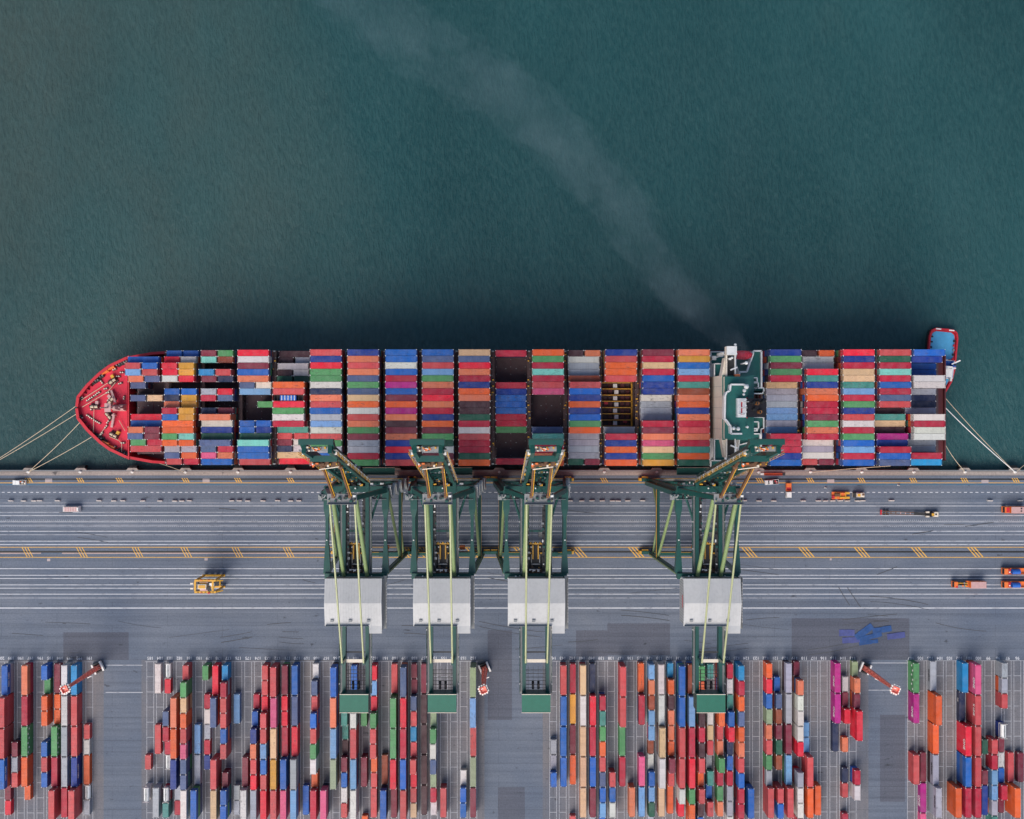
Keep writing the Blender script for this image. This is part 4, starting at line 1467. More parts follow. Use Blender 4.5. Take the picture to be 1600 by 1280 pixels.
def make_crane():
    MB.ZSC = ZS
    rng = random.Random(5)
    c = thing('gantry_crane', 'x', 'crane', (0, 0, 0), 0, 'gantry cranes along the quay')
    B0, B1 = 13.4, 10.6                                     # half width at the rail and at the top
    for y in (YW, YL):
        b = MB()
        b.box(0, y, 2.6, 27.6, 1.5, 2.2)
        b.rail([(-13.6, y + .7), (13.6, y + .7)], 4.8, 0.08, 1.0, 3)
        P_('sill_beam', b, G, c)
        for s in (-1, 1):
            b = MB()
            b.beam((s * B0, y, 4.4), (s * B1, y, ZG + 0.6), 1.2, 1.6)
            if y == YL:
                b.tube((s * (B0 + 1.0), y, 5), (s * (B1 + 1.1), y, ZG), 0.3, 8, 1)
            P_('leg', b, G, c)
            b = MB()                                        # bogies
            for k in range(4):
                b.box(s * 13.0 + (k - 1.5) * 2.0, y, 0.35, 1.7, 1.0, 1.2, 5)
                b.tube((s * 13.0 + (k - 1.5) * 2.0 - .45, y - .3, .45), (s * 13 + (k - 1.5) * 2.0 - .45, y + .3, .45), 0.4, 10, 5)
            b.box(s * 13.0, y, 1.5, 7.6, 1.2, 1.2, 0)
            b.wedge(s * 17.1, y, 0.5, 1.6, 1.5, 1.7, 0.7, 0.8, 0, 3)
            b.box(s * 15.3, y + 0.9, 1.2, 2.6, 0.8, 1.0, 3)
            P_('bogie', b, G, c)
    b = MB()                                                # landside and waterside cross beams
    b.box(0, YL - 0.9, ZG - 1.0, 22.6, 2.0, 2.4)
    b.ball((-7.2, YL - 0.9, ZG + 1.6), 0.35, 4)
    for k in range(7):
        b.box(-10 + k * 3.2, YL - 1.6, ZG + 1.4, 0.4, 0.3, 0.3, 4)
    P_('cross_beam', b, G, c)
    b = MB()
    b.box(0, YW + 0.4, ZG - 1.0, 23.0, 2.2, 2.4)
    b.box(0, YW - 2.2, ZG - 0.3, 22.0, 2.2, 0.2, 6)
    b.rail([(-11, YW - 3.3), (11, YW - 3.3)], ZG - 0.1, 0.1, 1.1, 6)
    for k in range(26):
        b.box(rng.uniform(-10.8, 10.8), YW - rng.uniform(1.3, 3.2), ZG - 0.1, rng.uniform(.3, 1.3), rng.uniform(.3, .9), rng.uniform(.3, 1.2), rng.choice((0, 4, 6, 6, 12, 5)))
    P_('cross_beam', b, G, c)
    for s in (-1, 1):                                       # side frames
        b = MB()
        b.beam((s * B1, YW, ZG - .4), (s * B1, YW - 7, ZG - .4), 2.4, 2.0)
        b.beam((s * B1, YW - 7, ZG - .4), (s * B1, YW - 10, ZG - .4), 2.4, 2.0, 0, 1.1, 1.8)
        b.beam((s * B1, YW - 10, ZG - .4), (s * B1, YL + 10, ZG - .4), 1.1, 1.8)
        b.beam((s * B1, YL + 10, ZG - .4), (s * B1, YL, ZG - .4), 1.4, 1.8, 0, 2.6, 2.2)
        b.ball((s * B1, (YW + YL) / 2 - 3, ZG + 0.7), 0.3, 4)
        P_('side_beam', b, G, c)
        b = MB()
        b.beam((s * 12.6, YW, 15), (s * 12.6, YL, 15), 1.3, 1.9)
        b.rail([(s * 13.4, YW), (s * 13.4, YL)], 16.0, 0.08, 1.0, 3)
        P_('portal_beam', b, G, c)
        b = MB()
        b.tube((s * 12.6, YL + .6, 16), (s * 11.3, YW - .8, ZG - 1.4), 0.55, 12, 1)
        P_('diagonal_brace', b, G, c)
        b = MB()
        b.tube((s * 12.9, YL + .8, 7), (s * 12.4, YW - 14, 15), 0.4, 10, 1)
        b.tube((s * 12.9, YW - .8, 7), (s * 12.4, YW - 14, 15), 0.4, 10, 1)
        P_('diagonal_brace', b, G, c)
        b = MB()
        b.tube((s * 8.4, YW - 1.5, ZG + .6), (s * 4.6, YW - 13.5, ZG + .6), 0.42, 10)
        P_('knee_brace', b, G, c)
        b = MB()                                            # main girder to the rear
        b.box(s * 4.2, (-27.5 - 104) / 2, ZG - .8, 1.25, 104 - 27.5, 2.6)
        b.box(s * 5.4, (-31 - 104) / 2, ZG + 0.9, 0.9, 73, 0.12, 6)
        b.rail([(s * 5.85, -31), (s * 5.85, -60)], ZG + 1.0, 0.07, 1.0, 0)
        b.rail([(s * 5.85, -80), (s * 5.85, -104)], ZG + 1.0, 0.07, 1.0, 0)
        for k in range(22):
            b.box(s * 5.8, -32 - k * 3.25, ZG + 1.0, 0.25, 0.25, 1.1, 4 if k % 3 == 0 else 0)
        P_('girder', b, G, c)
        # A-frame: front leg, back strut, long stay
        b = MB()
        b.beam((s * B1, YW, ZG + 1.0), (s * 3.9, YW, 70.5), 1.5, 1.7, 0, 1.2, 1.4)
        P_('tower_leg', b, G, c)
        b = MB()
        b.tube((s * 3.9, YW - .3, 67.5), (s * 4.2, -61.0, ZG + 2.2), 0.72, 14, 1)
        P_('back_strut', b, G, c)
        b = MB()
        b.tube((s * 4.15, YW - .6, 71.5), (s * 3.95, -61, 71.5 - 20.3 * (61 - 31) / (91 - 31.0)), 0.34, 10, 2)
        b.tube((s * 3.95, -61, 71.5 - 20.3 * (61 - 31) / (91 - 31.0)), (s * 3.82, -91.0, 51.2), 0.34, 10, 2)
        b.box(s * 3.82, -91.2, ZG + 1.7, 0.7, 1.2, 51.4 - ZG - 1.7, 0)
        P_('rear_stay', b, G, c)
    b = MB()
    b.beam((-4.2, -45.2, ZG + .5), (4.2, -45.2, ZG + .5), 0.7, 0.9)
    P_('girder_tie', b, G, c)
    b = MB()                                                # top of the tower: sheave platform
    b.box(0, YW, 69.8, 9.6, 1.6, 1.6)
    b.box(0, YW - .2, 71.5, 9.8, 3.4, 0.15, 6)
    b.rail([(-4.9, YW - 1.9), (4.9, YW - 1.9)], 71.6, 0.08, 1.0, 6)
    for k in range(14):
        b.box(rng.uniform(-4.6, 4.6), YW + rng.uniform(-1.6, 1.2), 71.65, rng.uniform(.3, 1.0), rng.uniform(.3, .8), rng.uniform(.4, 1.1), rng.choice((4, 6, 0, 0, 8, 5)))
    for s in (-1, 1):
        b.tube((s * 2.75 - .5, YW + .9, 72.2), (s * 2.75 + .5, YW + .9, 72.2), 0.8, 12, 7)
    P_('tower_head', b, G, c)
    # raised boom
    hinge, tip = Vector((0, -26.2, 46.0)), Vector((0, -11.9, 109.5))
    d = (tip - hinge).normalized()
    nrm = Vector((0, -d.z, d.y))                            # towards the land, i.e. the boom's upper side
    def bp(t, x, o=0.0):
        p = hinge + d * t + nrm * o
        return (x, p.y, p.z)
    LB = (tip - hinge).length
    for s in (-1, 1):
        b = MB()
        b.beam(bp(0, s * 3.7), bp(LB, s * 3.7), 1.15, 2.9)
        for k in range(18):                                 # fittings on its outer side
            t = 4 + k * 3.3
            b.box(*bp(t, s * (4.55 + .2 * (k % 2)), rng.uniform(-1.2, 1.2)), 0.6, 0.7, 0.7, rng.choice((4, 5, 6, 3, 0)))
        P_('boom_girder', b, G, c)
        b = MB()                                            # boom walkway and its yellow hand rail
        b.beam(bp(1, s * 5.0, .3), bp(LB - 1, s * 5.0, .3), 1.0, 0.12, 6)
        b.beam(bp(1, s * 5.5, 1.0), bp(LB - 1, s * 5.5, 1.0), 0.12, 0.12, 3)
        b.beam(bp(1, s * 5.5, 1.5), bp(LB - 1, s * 5.5, 1.5), 0.12, 0.12, 3)
        for k in range(20):
            b.beam(bp(2 + k * 3.1, s * 5.5, .3), bp(2 + k * 3.1, s * 5.5, 1.6), 0.12, 0.12, 3 if k % 2 else 4)
        P_('walkway', b, G, c)
        b = MB()                                            # folded forestay links
        b.beam((s * 2.75, YW + .9, 72.4), (s * 2.72, -18.8, 88.5), 0.5, 0.9, 7)
        b.beam((s * 2.75 + .55, YW + .9, 72.4), (s * 2.72 + .55, -18.8, 88.5), 0.2, 0.5, 3)
        b.beam((s * 2.72, -18.8, 88.5), (s * 3.4, bp(50, 0)[1] - 1.6, bp(50, 0)[2]), 0.45, 0.8, 7)
        b.tube((s * 2.72 - .7, -18.8, 88.5), (s * 2.72 + .7, -18.8, 88.5), 0.6, 10, 7)
        P_('forestay', b, G, c)
    for t in (6, 13, 20, 27, 34, 41, 48):
        b = MB()
        b.beam(bp(t, -3.2), bp(t, 3.2), 0.8, 0.9)
        b.beam(bp(t, -3.2, .6), bp(t + 6, 3.2, .6), 0.3, 0.3)
        b.beam(bp(t, 3.2, .9), bp(t + 6, -3.2, .9), 0.22, 0.22)
        for k in range(7):
            b.box(*bp(t + .2, rng.uniform(-3, 3), .5), rng.uniform(.3, 1), .5, .5, rng.choice((4, 6, 0, 5, 7, 3, 0, 5)))
        P_('boom_tie', b, G, c)
    b = MB()
    b.box(0, -15.5, 98.8, 8.0, 1.8, 1.6)
    for k in range(16):
        b.box(rng.uniform(-3.6, 3.6), -17.0 - rng.uniform(0, .9), 98.6, rng.uniform(.3, .9), rng.uniform(.3, .7), rng.uniform(.4, 1.0), rng.choice((8, 3, 4, 7, 12, 7, 5)))
    b.box(0, -17.2, 98.4, 7.4, 1.4, 0.15, 7)
    P_('boom_tie', b, G, c)
    b = MB()
    b.beam((-3.0, -19.3, 92.4), (3.2, -18.4, 93.4), 0.28, 0.28, 12)
    P_('link_spreader', b, G, c)
    b = MB()
    b.box(0, -10.1, 109.2, 9.9, 1.6, 1.8)
    for s in (-1, 1):
        b.beam((s * 4.4, -10.1, 109.6), (s * 4.2, -13.0, 105.5), 0.9, 1.4)
        b.box(s * 4.6, -13.6, 104.5, 0.9, 0.9, 1.4, 4)
    b.box(0, -12.2, 108.3, 7.4, 1.4, 0.15, 6)
    for k in range(22):
        b.box(rng.uniform(-3.8, 3.8), -11.7 - rng.uniform(0, 1.2), 108.5, rng.uniform(.25, .8), rng.uniform(.25, .6), rng.uniform(.3, .8), rng.choice((4, 12, 5, 3, 6, 8)))
    b.rail([(-4.6, -9.2), (4.6, -9.2)], 111.0, 0.08, 0.7, 5)
    P_('boom_tip', b, G, c)
    b = MB()                                                # hoist sheaves and gear between the boom feet
    b.box(0, -27.5, ZG - .2, 7.2, 5.0, 0.2, 5)
    for k in range(26):
        b.box(rng.uniform(-3.4, 3.4), -27.5 + rng.uniform(-2.6, 2.2), ZG, rng.uniform(.3, 1.3), rng.uniform(.3, .9), rng.uniform(.4, 2.0), rng.choice((0, 0, 6, 4, 5, 0, 3)))
    P_('hinge_platform', b, G, c)
    # machinery house
    h = thing('machinery_house', 'x', 'x')
    bpy.data.objects.remove(h)
    b = MB()
    x0, x1, ya, yb, yc_ = -9.9, 9.9, -61.6, -78.0, -80.7
    plan = [(x0, ya), (x0, yb), (5.8, yb), (5.8, yc_), (x1, yc_), (x1, ya)]
    b.prism(plan, ZG - 1.2, 50.2, 9)
    for k in range(16):
        b.box(x0 - .06, ya - 1 - k * 1.0, ZG - .8, 0.1, 0.1, 6.0, 6)
    b.box(x0 - .08, -70, 47.4, 0.1, 4.5, 0.5, 11)
    mh = P_('machinery_house', b, G, c)
    b = MB()                                                # low gabled roof, ridge across the girders
    ry = (ya + yb) / 2
    b.add([(x0 - .25, ya + .25, 50.2), (x1 + .25, ya + .25, 50.2), (x1 + .25, ry, 51.6), (x0 - .25, ry, 51.6)], [(0, 1, 2, 3)], 9)
    b.add([(x0 - .25, ry, 51.6), (x1 + .25, ry, 51.6), (x1 + .25, yb - .25, 50.2), (x0 - .25, yb - .25, 50.2)], [(0, 3, 2, 1)], 9)
    b.add([(5.6, yb - .25, 50.2), (x1 + .25, yb - .25, 50.2), (x1 + .25, yc_ - .25, 49.95), (5.6, yc_ - .25, 49.95)], [(0, 3, 2, 1)], 9)
    for xx in (x0 - .25, x1 + .25):
        b.add([(xx, ya + .25, 50.2), (xx, ry, 51.6), (xx, yb - .25, 50.2)], [(0, 1, 2)], 9)
    for k in range(20):
        xx = x0 + .5 + k * 0.99
        b.beam((xx, ya + .2, 50.24), (xx, ry, 51.63), 0.06, 0.05, 9)
        b.beam((xx, ry, 51.63), (xx, yb - .2, 50.24), 0.06, 0.05, 9)
    b.box(0, ya + .5, 49.6, 19.4, 0.3, 0.35, 5)
    for k in range(3):
        b.box(-7.5 + k * 6.5, ry - 6.4, 50.5, 1.1, 0.8, 0.5, 6)
    b.rail([(x0, yb - .1), (5.5, yb - .1)], 50.2, .06, .9, 6)
    P_('roof', b, G, mh)
    b = MB()
    b.box(10.9, -70.5, 46.8, 1.3, 19, 0.12, 6)
    b.rail([(11.5, -61.5), (11.5, -80)], 47.0, 0.07, 1.1, 6)
    for k in range(14):
        b.box(11.45, -63.6 - k * 1.05, 47.4, 0.22, 0.72, 0.6, 4)
    P_('catwalk', b, G, mh)
    b = MB()
    b.box(0, -106.3, ZG - .8, 10.0, 6.2, 5.6, 0)
    b.box(0, -106.3, 48.8, 10.2, 6.4, 0.12, 10)
    for k in range(24):
        b.box(-4.8 + k * .417, -106.3, 48.92, 0.1, 6.3, 0.06, 10)
    for yy in (-103.05, -109.55):
        b.box(0, yy, 48.7, 10.4, 0.18, 0.36, 12)
    P_('counterweight_house', b, G, c)
    b = MB()                                                # grated gangways between the rear girders
    b.box(0, -89.0, ZG + 1.0, 7.4, 0.5, 0.1, 5)
    b.box(0, -92.2, ZG + 1.0, 7.4, 1.2, 0.1, 12)
    for k in range(6):
        b.box(0, -95.5 - k * 1.3, ZG + 1.0, 7.2, 0.18, 0.1, 5)
    for k in range(4):
        b.box(-2.7 + k * 1.8, -98.5, ZG + 0.9, 0.12, 9.0, 0.1, 5)
    b.box(-3.2, -99, ZG + 1.8, .08, 8, .9, 5).box(3.2, -99, ZG + 1.8, .08, 8, .9, 5)
    for k in (-1, 1):
        b.wedge(k * 1.0, -101, ZG + .9, 0.9, 3.0, 1.6, .4, .5, 0, 5)
    P_('rear_platform', b, G, c)
    b = MB()                                                # trolley parked over the landside leg
    b.box(0, -54.5, ZG - 2.2, 6.6, 9.6, 1.6, 5)
    b.box(0, -50.0, ZG - .4, 6.6, 0.4, 0.5, 3)
    for s in (-1, 1):
        b.box(s * 1.0, -53, ZG - .5, 0.5, 5.0, 0.9, 3)
        b.box(s * 2.2, -53.4, ZG - .5, 1.3, 0.5, 0.6, 3)
        b.box(s * 1.4, -51.2, ZG - .5, 0.9, 0.5, 0.6, 4)
        b.box(s * 1.5, -55.4, ZG - .5, 0.2, 3.0, 0.4, 4)
    b.box(0, -57.4, ZG - .5, 3.2, 0.2, 0.4, 4)
    for k in range(20):
        b.box(rng.uniform(-2.4, 2.4), -59.4 + rng.uniform(-1.6, 1.2), ZG - .5, rng.uniform(.5, 1.1), rng.uniform(.4, .9), rng.uniform(.4, 1.2), rng.choice((8, 8, 8, 3, 11)))
    for k in range(7):
        b.box(-2.6 + k * .85, -49.6, ZG - .4, .5, .4, .5, 3 if k % 2 else 6)
    b.box(2.2, -46.8, ZG - 4.6, 2.0, 2.2, 2.4, 6)
    P_('trolley', b, G, c)
    for s in (-1, 1):                                       # waterside frame bracing
        b = MB()
        b.tube((s * 12.6, YW, 16), (0, YW, ZG - 1), 0.45, 10, 0)
        P_('diagonal_brace', b, G, c)
    b = MB()
    b.box(0, YW, 15, 25.0, 1.4, 1.8, 0)
    b.box(0, YW + 1.3, 16.4, 24.0, 1.1, 0.12, 6)
    b.rail([(-12, YW + 1.8), (12, YW + 1.8)], 16.5, 0.08, 1.1, 3)
    for k in range(18):
        b.box(rng.uniform(-11.5, 11.5), YW + rng.uniform(-.5, .5), 16.8, rng.uniform(.4, 1.6), .7, rng.uniform(.4, 1.2), rng.choice((0, 6, 5, 4, 0)))
    P_('portal_beam', b, G, c)
    b = MB()                                                # zigzag stairs and lift shaft up one waterside leg
    for k in range(8):
        z0 = 4.6 + k * 4.9
        x0_ = 14.9 - .075 * z0
        a0, a1 = (YW - 3.0, YW + 1.2) if k % 2 else (YW + 1.2, YW - 3.0)
        b.beam((x0_, a0, z0), (x0_, a1, z0 + 4.9), 0.9, 0.25, 6)
        b.box(x0_, a1, z0 + 4.85, 1.4, 1.1, 0.12, 6)
        b.beam((x0_ + .5, a0, z0 + 1), (x0_ + .5, a1, z0 + 5.9), 0.1, 0.1, 4)
    P_('stairway', b, G, c)
    b = MB()
    b.beam((-15.0, YW - 1.2, 4), (-12.0, YW - 1.2, ZG), 1.6, 1.6, 0)
    b.box(-12.2, YW - 2.6, ZG - .5, 3.0, 2.0, 1.2, 6)
    for k in range(9):
        b.box(-12.2 + rng.uniform(-1.4, 1.4), YW - 2.6 + rng.uniform(-1, 1), ZG + .7, rng.uniform(.3, .8), rng.uniform(.3, .8), .6, rng.choice((4, 5, 6, 0)))
    P_('lift_shaft', b, G, c)
    b = MB()                                                # hoist ropes along the girders and up to the tower
    for xx in (-1.6, -1.2, 1.2, 1.6):
        b.beam((xx, -26, ZG + 1.2), (xx, -62, ZG + 1.2), 0.09, 0.09, 5)
        b.beam((xx, YW + .5, 70), (xx, -26.2, 47), 0.09, 0.09, 5)
    P_('hoist_rope', b, G, c)
    b = MB()
    for s in (-1, 1):
        for k in range(12):
            b.box(s * (2.4 + rng.uniform(0, 1.0)), -34 - k * 2.1, ZG + 1.1, rng.uniform(.3, .9), rng.uniform(.3, 1.0), rng.uniform(.3, .7), rng.choice((5, 0, 6, 4)))
        b.box(s * 2.9, -46, ZG + .95, 1.1, 28, .14, 5)
    P_('inner_walkway', b, G, c)
    b = MB()                                                # access platform under the boom
    b.box(3.0, YW + 4.0, 8.0, 13.0, 3.0, 0.2, 0)
    b.rail([(-3.5, YW + 5.5), (9.5, YW + 5.5)], 8.1, 0.08, 1.1, 12)
    b.rail([(-3.5, YW + 2.6), (9.5, YW + 2.6)], 8.1, 0.08, 1.1, 0)
    P_('lower_platform', b, G, c)
    b = MB()
    b.box(6.8, YL, 4.85, 8.0, 1.6, 1.4, 0)
    b.box(5.2, YL + 2.2, 1.0, 2.2, 1.6, 2.2, 8)
    P_('cable_reel', b, G, c)
    MB.ZSC = 1.0
    return c


crane0 = make_crane()
CR = [(-51.7, 'green gantry crane nearest the bow with its raised boom leaning left'),
      (-20.2, 'second green gantry crane from the bow, close beside the leftmost crane'),
      (13.45, 'third green gantry crane, boom raised almost straight towards the camera'),
      (76.0, 'green gantry crane standing apart by the white bridge, boom leaning right')]
for i, (x, lab) in enumerate(CR):
    c = crane0 if i == 0 else copy_tree(crane0)
    c.location = (x, 0, 0)
    c['label'] = lab
    if i < 2:                                               # darker, sootier trolley on the two left cranes
        tr_ = [o for o in c.children if o.name.startswith('trolley')][0]
        tr_.data = tr_.data.copy()
        tr_.data.materials[8] = M['rust']
        tr_.data.materials[11] = M['dark']


# ------------------------------------------------------------------ flood-light masts
def make_mast():
    t = thing('light_mast', 'x', 'light mast', (0, 0, 0), 0, 'red flood light masts in the yard')
    HM = 31.0
    b = MB()
    for sx in (-1, 1):
        for sy in (-1, 1):
            b.beam((sx * .85, sy * .85, 0.5), (sx * 0.4, sy * 0.4, HM), 0.36, 0.36, 0, 0.26, 0.26)
    n = 9
    for k in range(n):
        f0, f1 = k / n, (k + 1) / n
        w0, w1 = 0.85 - .45 * f0, 0.85 - .45 * f1
        z0, z1 = .5 + (HM - .5) * f0, .5 + (HM - .5) * f1
        for ax in range(4):
            c, s = math.cos(ax * math.pi / 2), math.sin(ax * math.pi / 2)
            def q(a, w): return (c * w - s * a, s * w + c * a)
            for a0, a1 in ((-1, 1), (1, -1)):
                p0, p1 = q(a0 * w0, w0), q(a1 * w1, w1)
                b.beam((*p0, z0), (*p1, z1), 0.26, 0.2)
            p0, p1 = q(-w1, w1), q(w1, w1)
            b.beam((*p0, z1), (*p1, z1), 0.2, 0.2)
    b.beam((0, 0, 1), (0, 0, HM), 0.7, 0.7, 0, .5, .5)
    b.box(0.9, -1.2, 12.5, 1.8, 0.3, 0.3, 1)
    b.build('tower', [M['masttower'], M['white']], t)
    b = MB()
    b.box(0, 0, 0, 4.2, 4.2, 0.5, 2)
    for s in (-1, 1):
        b.box(s * 1.8, 0, 0.5, 0.7, 4.2, 1.3, 1)
        b.box(0, s * 1.8, 0.5, 2.8, 0.5, 1.3, 2)
    b.build('base', [M['masttower'], M['white'], M['dark']], t)
    b = MB()
    b.box(0, 0, HM, 2.4, 2.4, 0.25)
    b.rail([(-1.2, -1.2), (1.2, -1.2), (1.2, 1.2), (-1.2, 1.2)], HM + .2, 0.12, 0.9, 0, True)
    b.box(-0.3, .5, HM + .3, 1.0, .35, .3, 1)
    b.build('platform', [M['masttower'], M['white']], t)
    for k in range(12):
        side, j = divmod(k, 3)
        a = (j - 1) * 0.95
        c, s = math.cos(side * math.pi / 2), math.sin(side * math.pi / 2)
        b = MB()
        b.box(c * 1.55 - s * a, s * 1.55 + c * a, HM - .1, 0.7, 0.6, 0.7, 0, side * math.pi / 2)
        b.build('flood_light', M['lamp'], t)
    return t


mast0 = make_mast()
for i, (u, v, rz, lab) in enumerate(((155, 1042, 0.45, 'red lattice light mast at the leftmost yard block, leaning left over white containers'),
                                     (757, 1043, 0.4, 'red lattice light mast beside the gap in the middle of the yard'),
                                     (1350, 1043, -0.4, 'red lattice light mast leaning right over the open lane near the rightmost block'))):
    t = mast0 if i == 0 else copy_tree(mast0)
    t.location = (*at(u, v), 0)
    t.rotation_euler = (0, 0, rz)
    t['label'] = lab


# ------------------------------------------------------------------ vehicles on the apron
VM = [M['white'], M['glass'], M['black'], M['red'], M['orange'], M['yellow'], M['grey'], M['cream'], M['blue'], M['dark'], M['pale'], M['rust'], M['lamp']]


def wheels(t, xs, hw, r=0.38, w=0.28):
    for x in xs:
        for s in (-1, 1):
            b = MB()
            b.tube((x, s * (hw - w), r), (x, s * hw, r), r, 14, 2)
            b.tube((x, s * hw, r), (x, s * (hw + .02), r), r * .55, 10, 6)
            b.build('wheel', VM, t)


def veh(name, label, cat, u, v, rz, z=1.2):
    return thing(name, label, cat, (*at(u, v, z), 0.03), rz)


def pickup(label, u, v, rz, cargo):
    t = veh('pickup_truck', label, 'pickup truck', u, v, rz)
    b = MB()                                                # +x is the front
    b.wedge(0, 0, 0.45, 5.6, 2.0, 0.6, 0.98, 0.96, 0, 0)
    b.wedge(2.05, 0, 1.05, 1.5, 1.9, 0.25, 0.8, 0.9, -.1, 0)
    for s in (-1, 1):
        b.box(-1.6, s * 0.95, 1.05, 2.4, 0.1, 0.5, 0)
    b.box(-2.75, 0, 1.05, 0.1, 1.9, 0.5, 0)
    b.box(-1.6, 0, 1.05, 2.3, 1.8, 0.08, 9)
    b.build('body', VM, t)
    b = MB()
    b.wedge(0.55, 0, 1.05, 2.1, 1.85, 0.8, 0.68, 0.84, -.12, 0)
    b.build('cab', VM, t)
    b = MB()
    b.add([(1.62, -.84, 1.12), (1.62, .84, 1.12), (1.2, .72, 1.83), (1.2, -.72, 1.83)], [(0, 1, 2, 3)], 1)
    b.build('windscreen', VM, t)
    wheels(t, (1.8, -1.8), 1.0)
    rng = random.Random(int(u))
    b = MB()
    for k in range(7):
        b.box(-1.6 + rng.uniform(-.9, .9), rng.uniform(-.65, .65), 1.13, rng.uniform(.3, .9), rng.uniform(.3, .7), rng.uniform(.2, .7), rng.choice(cargo))
    b.build('load', VM, t)
    return t


pickup('white pickup truck with cluttered bed, driving left along the quay edge at far left', 30, 754, math.pi, (4, 9, 7, 0, 4))
pickup('white pickup truck with red gear in its bed beside the crane nearest the stern', 1206, 753.5, math.pi + 0.08, (3, 10, 6, 3))

t = veh('tipper_truck', 'small truck with white cab and orange red tipper body near the stern', 'truck', 1233, 767, -math.pi / 2, 2.0)
b = MB()
b.box(0, 0, 0.5, 6.2, 1.0, 0.3, 9)
b.build('chassis', VM, t)
b = MB()
b.wedge(1.75, 0, 0.7, 2.6, 2.1, 1.6, 0.85, 0.9, -.1, 0)
b.wedge(2.75, 0, 0.7, .7, 2.0, .8, .7, .9, -.1, 0)
b.build('cab', VM, t)
b = MB()
b.add([(3.0, -.8, 1.5), (3.0, .8, 1.5), (2.68, .72, 2.24), (2.68, -.72, 2.24)], [(0, 1, 2, 3)], 1)
b.build('windscreen', VM, t)
b = MB()
b.box(-1.5, 0, 0.85, 3.2, 2.2, 0.15, 3)
for s in (-1, 1):
    b.box(-1.5, s * 1.05, 1.0, 3.2, 0.1, 0.6, 4)
b.box(-3.05, 0, 1.0, .1, 2.0, .6, 4).box(.05, 0, 1.0, .1, 2.0, 1.0, 4)
b.box(-2.2, 0, 1.0, 1.6, 1.9, .7, 4)
b.build('tipper_body', VM, t)
wheels(t, (2.0, -1.8), 1.05, .42)

t = veh('minibus', 'plain white minibus parked across the white lane lines at left', 'minibus', 110.5, 795.8, math.pi, 2.4)
b = MB()
b.wedge(0, 0, 0.45, 7.0, 2.3, 1.0, 0.99, 0.98, 0, 0)
b.wedge(0, 0, 1.45, 6.9, 2.25, 1.1, 0.93, 0.9, -.05, 0)
b.build('body', VM, t)
b = MB()
b.wedge(-.1, 0, 2.55, 6.0, 1.9, 0.1, .97, .92, 0, 10)
for k in range(6):
    b.box(-2.6 + k * 1.0, 0, 2.64, 0.12, 1.7, 0.04, 0)
b.box(-2.9, 0, 2.6, .5, 1.3, .14, 0)
b.build('roof_panel', VM, t)
b = MB()
b.add([(3.42, -1.0, 1.5), (3.42, 1.0, 1.5), (3.2, .95, 2.45), (3.2, -.95, 2.45)], [(0, 1, 2, 3)], 1)
b.build('windscreen', VM, t)
for s in (-1, 1):
    b = MB()
    b.add([(3.0, s * 1.13, 1.55), (-3.1, s * 1.13, 1.55), (-3.0, s * 1.04, 2.4), (2.8, s * 1.04, 2.4)], [(0, 1, 2, 3)], 1)
    b.build('side_window', VM, t)
wheels(t, (2.3, -2.2), 1.12)


def straddle(label, u, v, rz):
    """tall four-legged container carrier, open down the middle"""
    t = veh('straddle_carrier', label, 'straddle carrier', u, v, rz, 12)
    Lh, hw, ht = 4.4, 2.35, 12.4
    for s in (-1, 1):
        b = MB()
        b.box(0, s * hw, 1.0, 9.4, 0.75, 0.9, 5)
        b.build('side_frame', VM, t)
        for x in (-3.6, -1.2, 1.2, 3.6):
            b = MB()
            b.tube((x, s * (hw - .3), .75), (x, s * (hw + .3), .75), .75, 16, 2)
            b.build('wheel', VM, t)
        for x in (-3.9, 3.9):
            b = MB()
            b.beam((x, s * hw, 1.8), (x, s * hw, ht), 0.6, 0.7, 5)
            b.build('leg', VM, t)
        b = MB()
        b.box(0, s * hw, ht, 8.6, 0.8, 0.9, 5)
        b.box(-.5, s * (hw - .75), ht + .3, 3.2, .45, .7, 10)
        for k in range(5):
            b.box(-3 + k * 1.5, s * (hw + .2), ht + .9, .7, .3, .3, 4 if k % 2 else 5)
        b.build('top_frame', VM, t)
        b = MB()
        b.beam((3.9, s * hw, ht + .4), (6.7, s * (hw - .35), ht - 1.0), .7, .6, 5, .35, .4)
        b.build('guard_arm', VM, t)
        b = MB()
        b.box(-5.6, s * 1.0, ht - .3, 1.2, .6, .6, 7)
        b.build('lamp_arm', VM, t)
    for x in (-4.1, 3.0):
        b = MB()
        b.box(x, 0, ht, .8, 4.0, .8, 5)
        b.build('cross_beam', VM, t)
    b = MB()
    b.box(-1.0, 0, ht + .1, 3.4, 1.9, 1.7, 7)
    b.box(-1.0, 0, ht + 1.8, 2.8, 1.3, .12, 5)
    b.box(-2.9, 0, ht, 0.6, 3.4, .9, 9)
    b.box(-.8, 1.35, ht + .2, 2.6, .5, .9, 5).box(-.8, -1.35, ht + .2, 2.6, .5, .9, 10)
    b.box(1.5, -.8, ht + .1, 1.1, 1.6, .9, 9)
    b.build('engine_house', VM, t)
    b = MB()
    b.wedge(2.6, .6, ht - 1.6, 2.3, 1.6, 2.1, .9, .9, 0, 6)
    b.box(2.6, .6, ht + .52, 1.9, 1.3, .1, 12)
    b.build('driver_cab', VM, t)
    b = MB()
    b.box(0, 0, 5.5, 8.6, 2.2, .4, 9)
    for x in (-3.9, 3.9):
        b.box(x, 0, 5.9, .5, 2.3, .3, 5)
    b.build('spreader', VM, t)
    b = MB()
    b.box(1.6, -hw - .3, ht + .9, .9, .6, .5, 3)
    b.build('winch', VM, t)
    return t


straddle('tall yellow straddle carrier standing alone on the lane lines at left', 322, 915.5, 0)


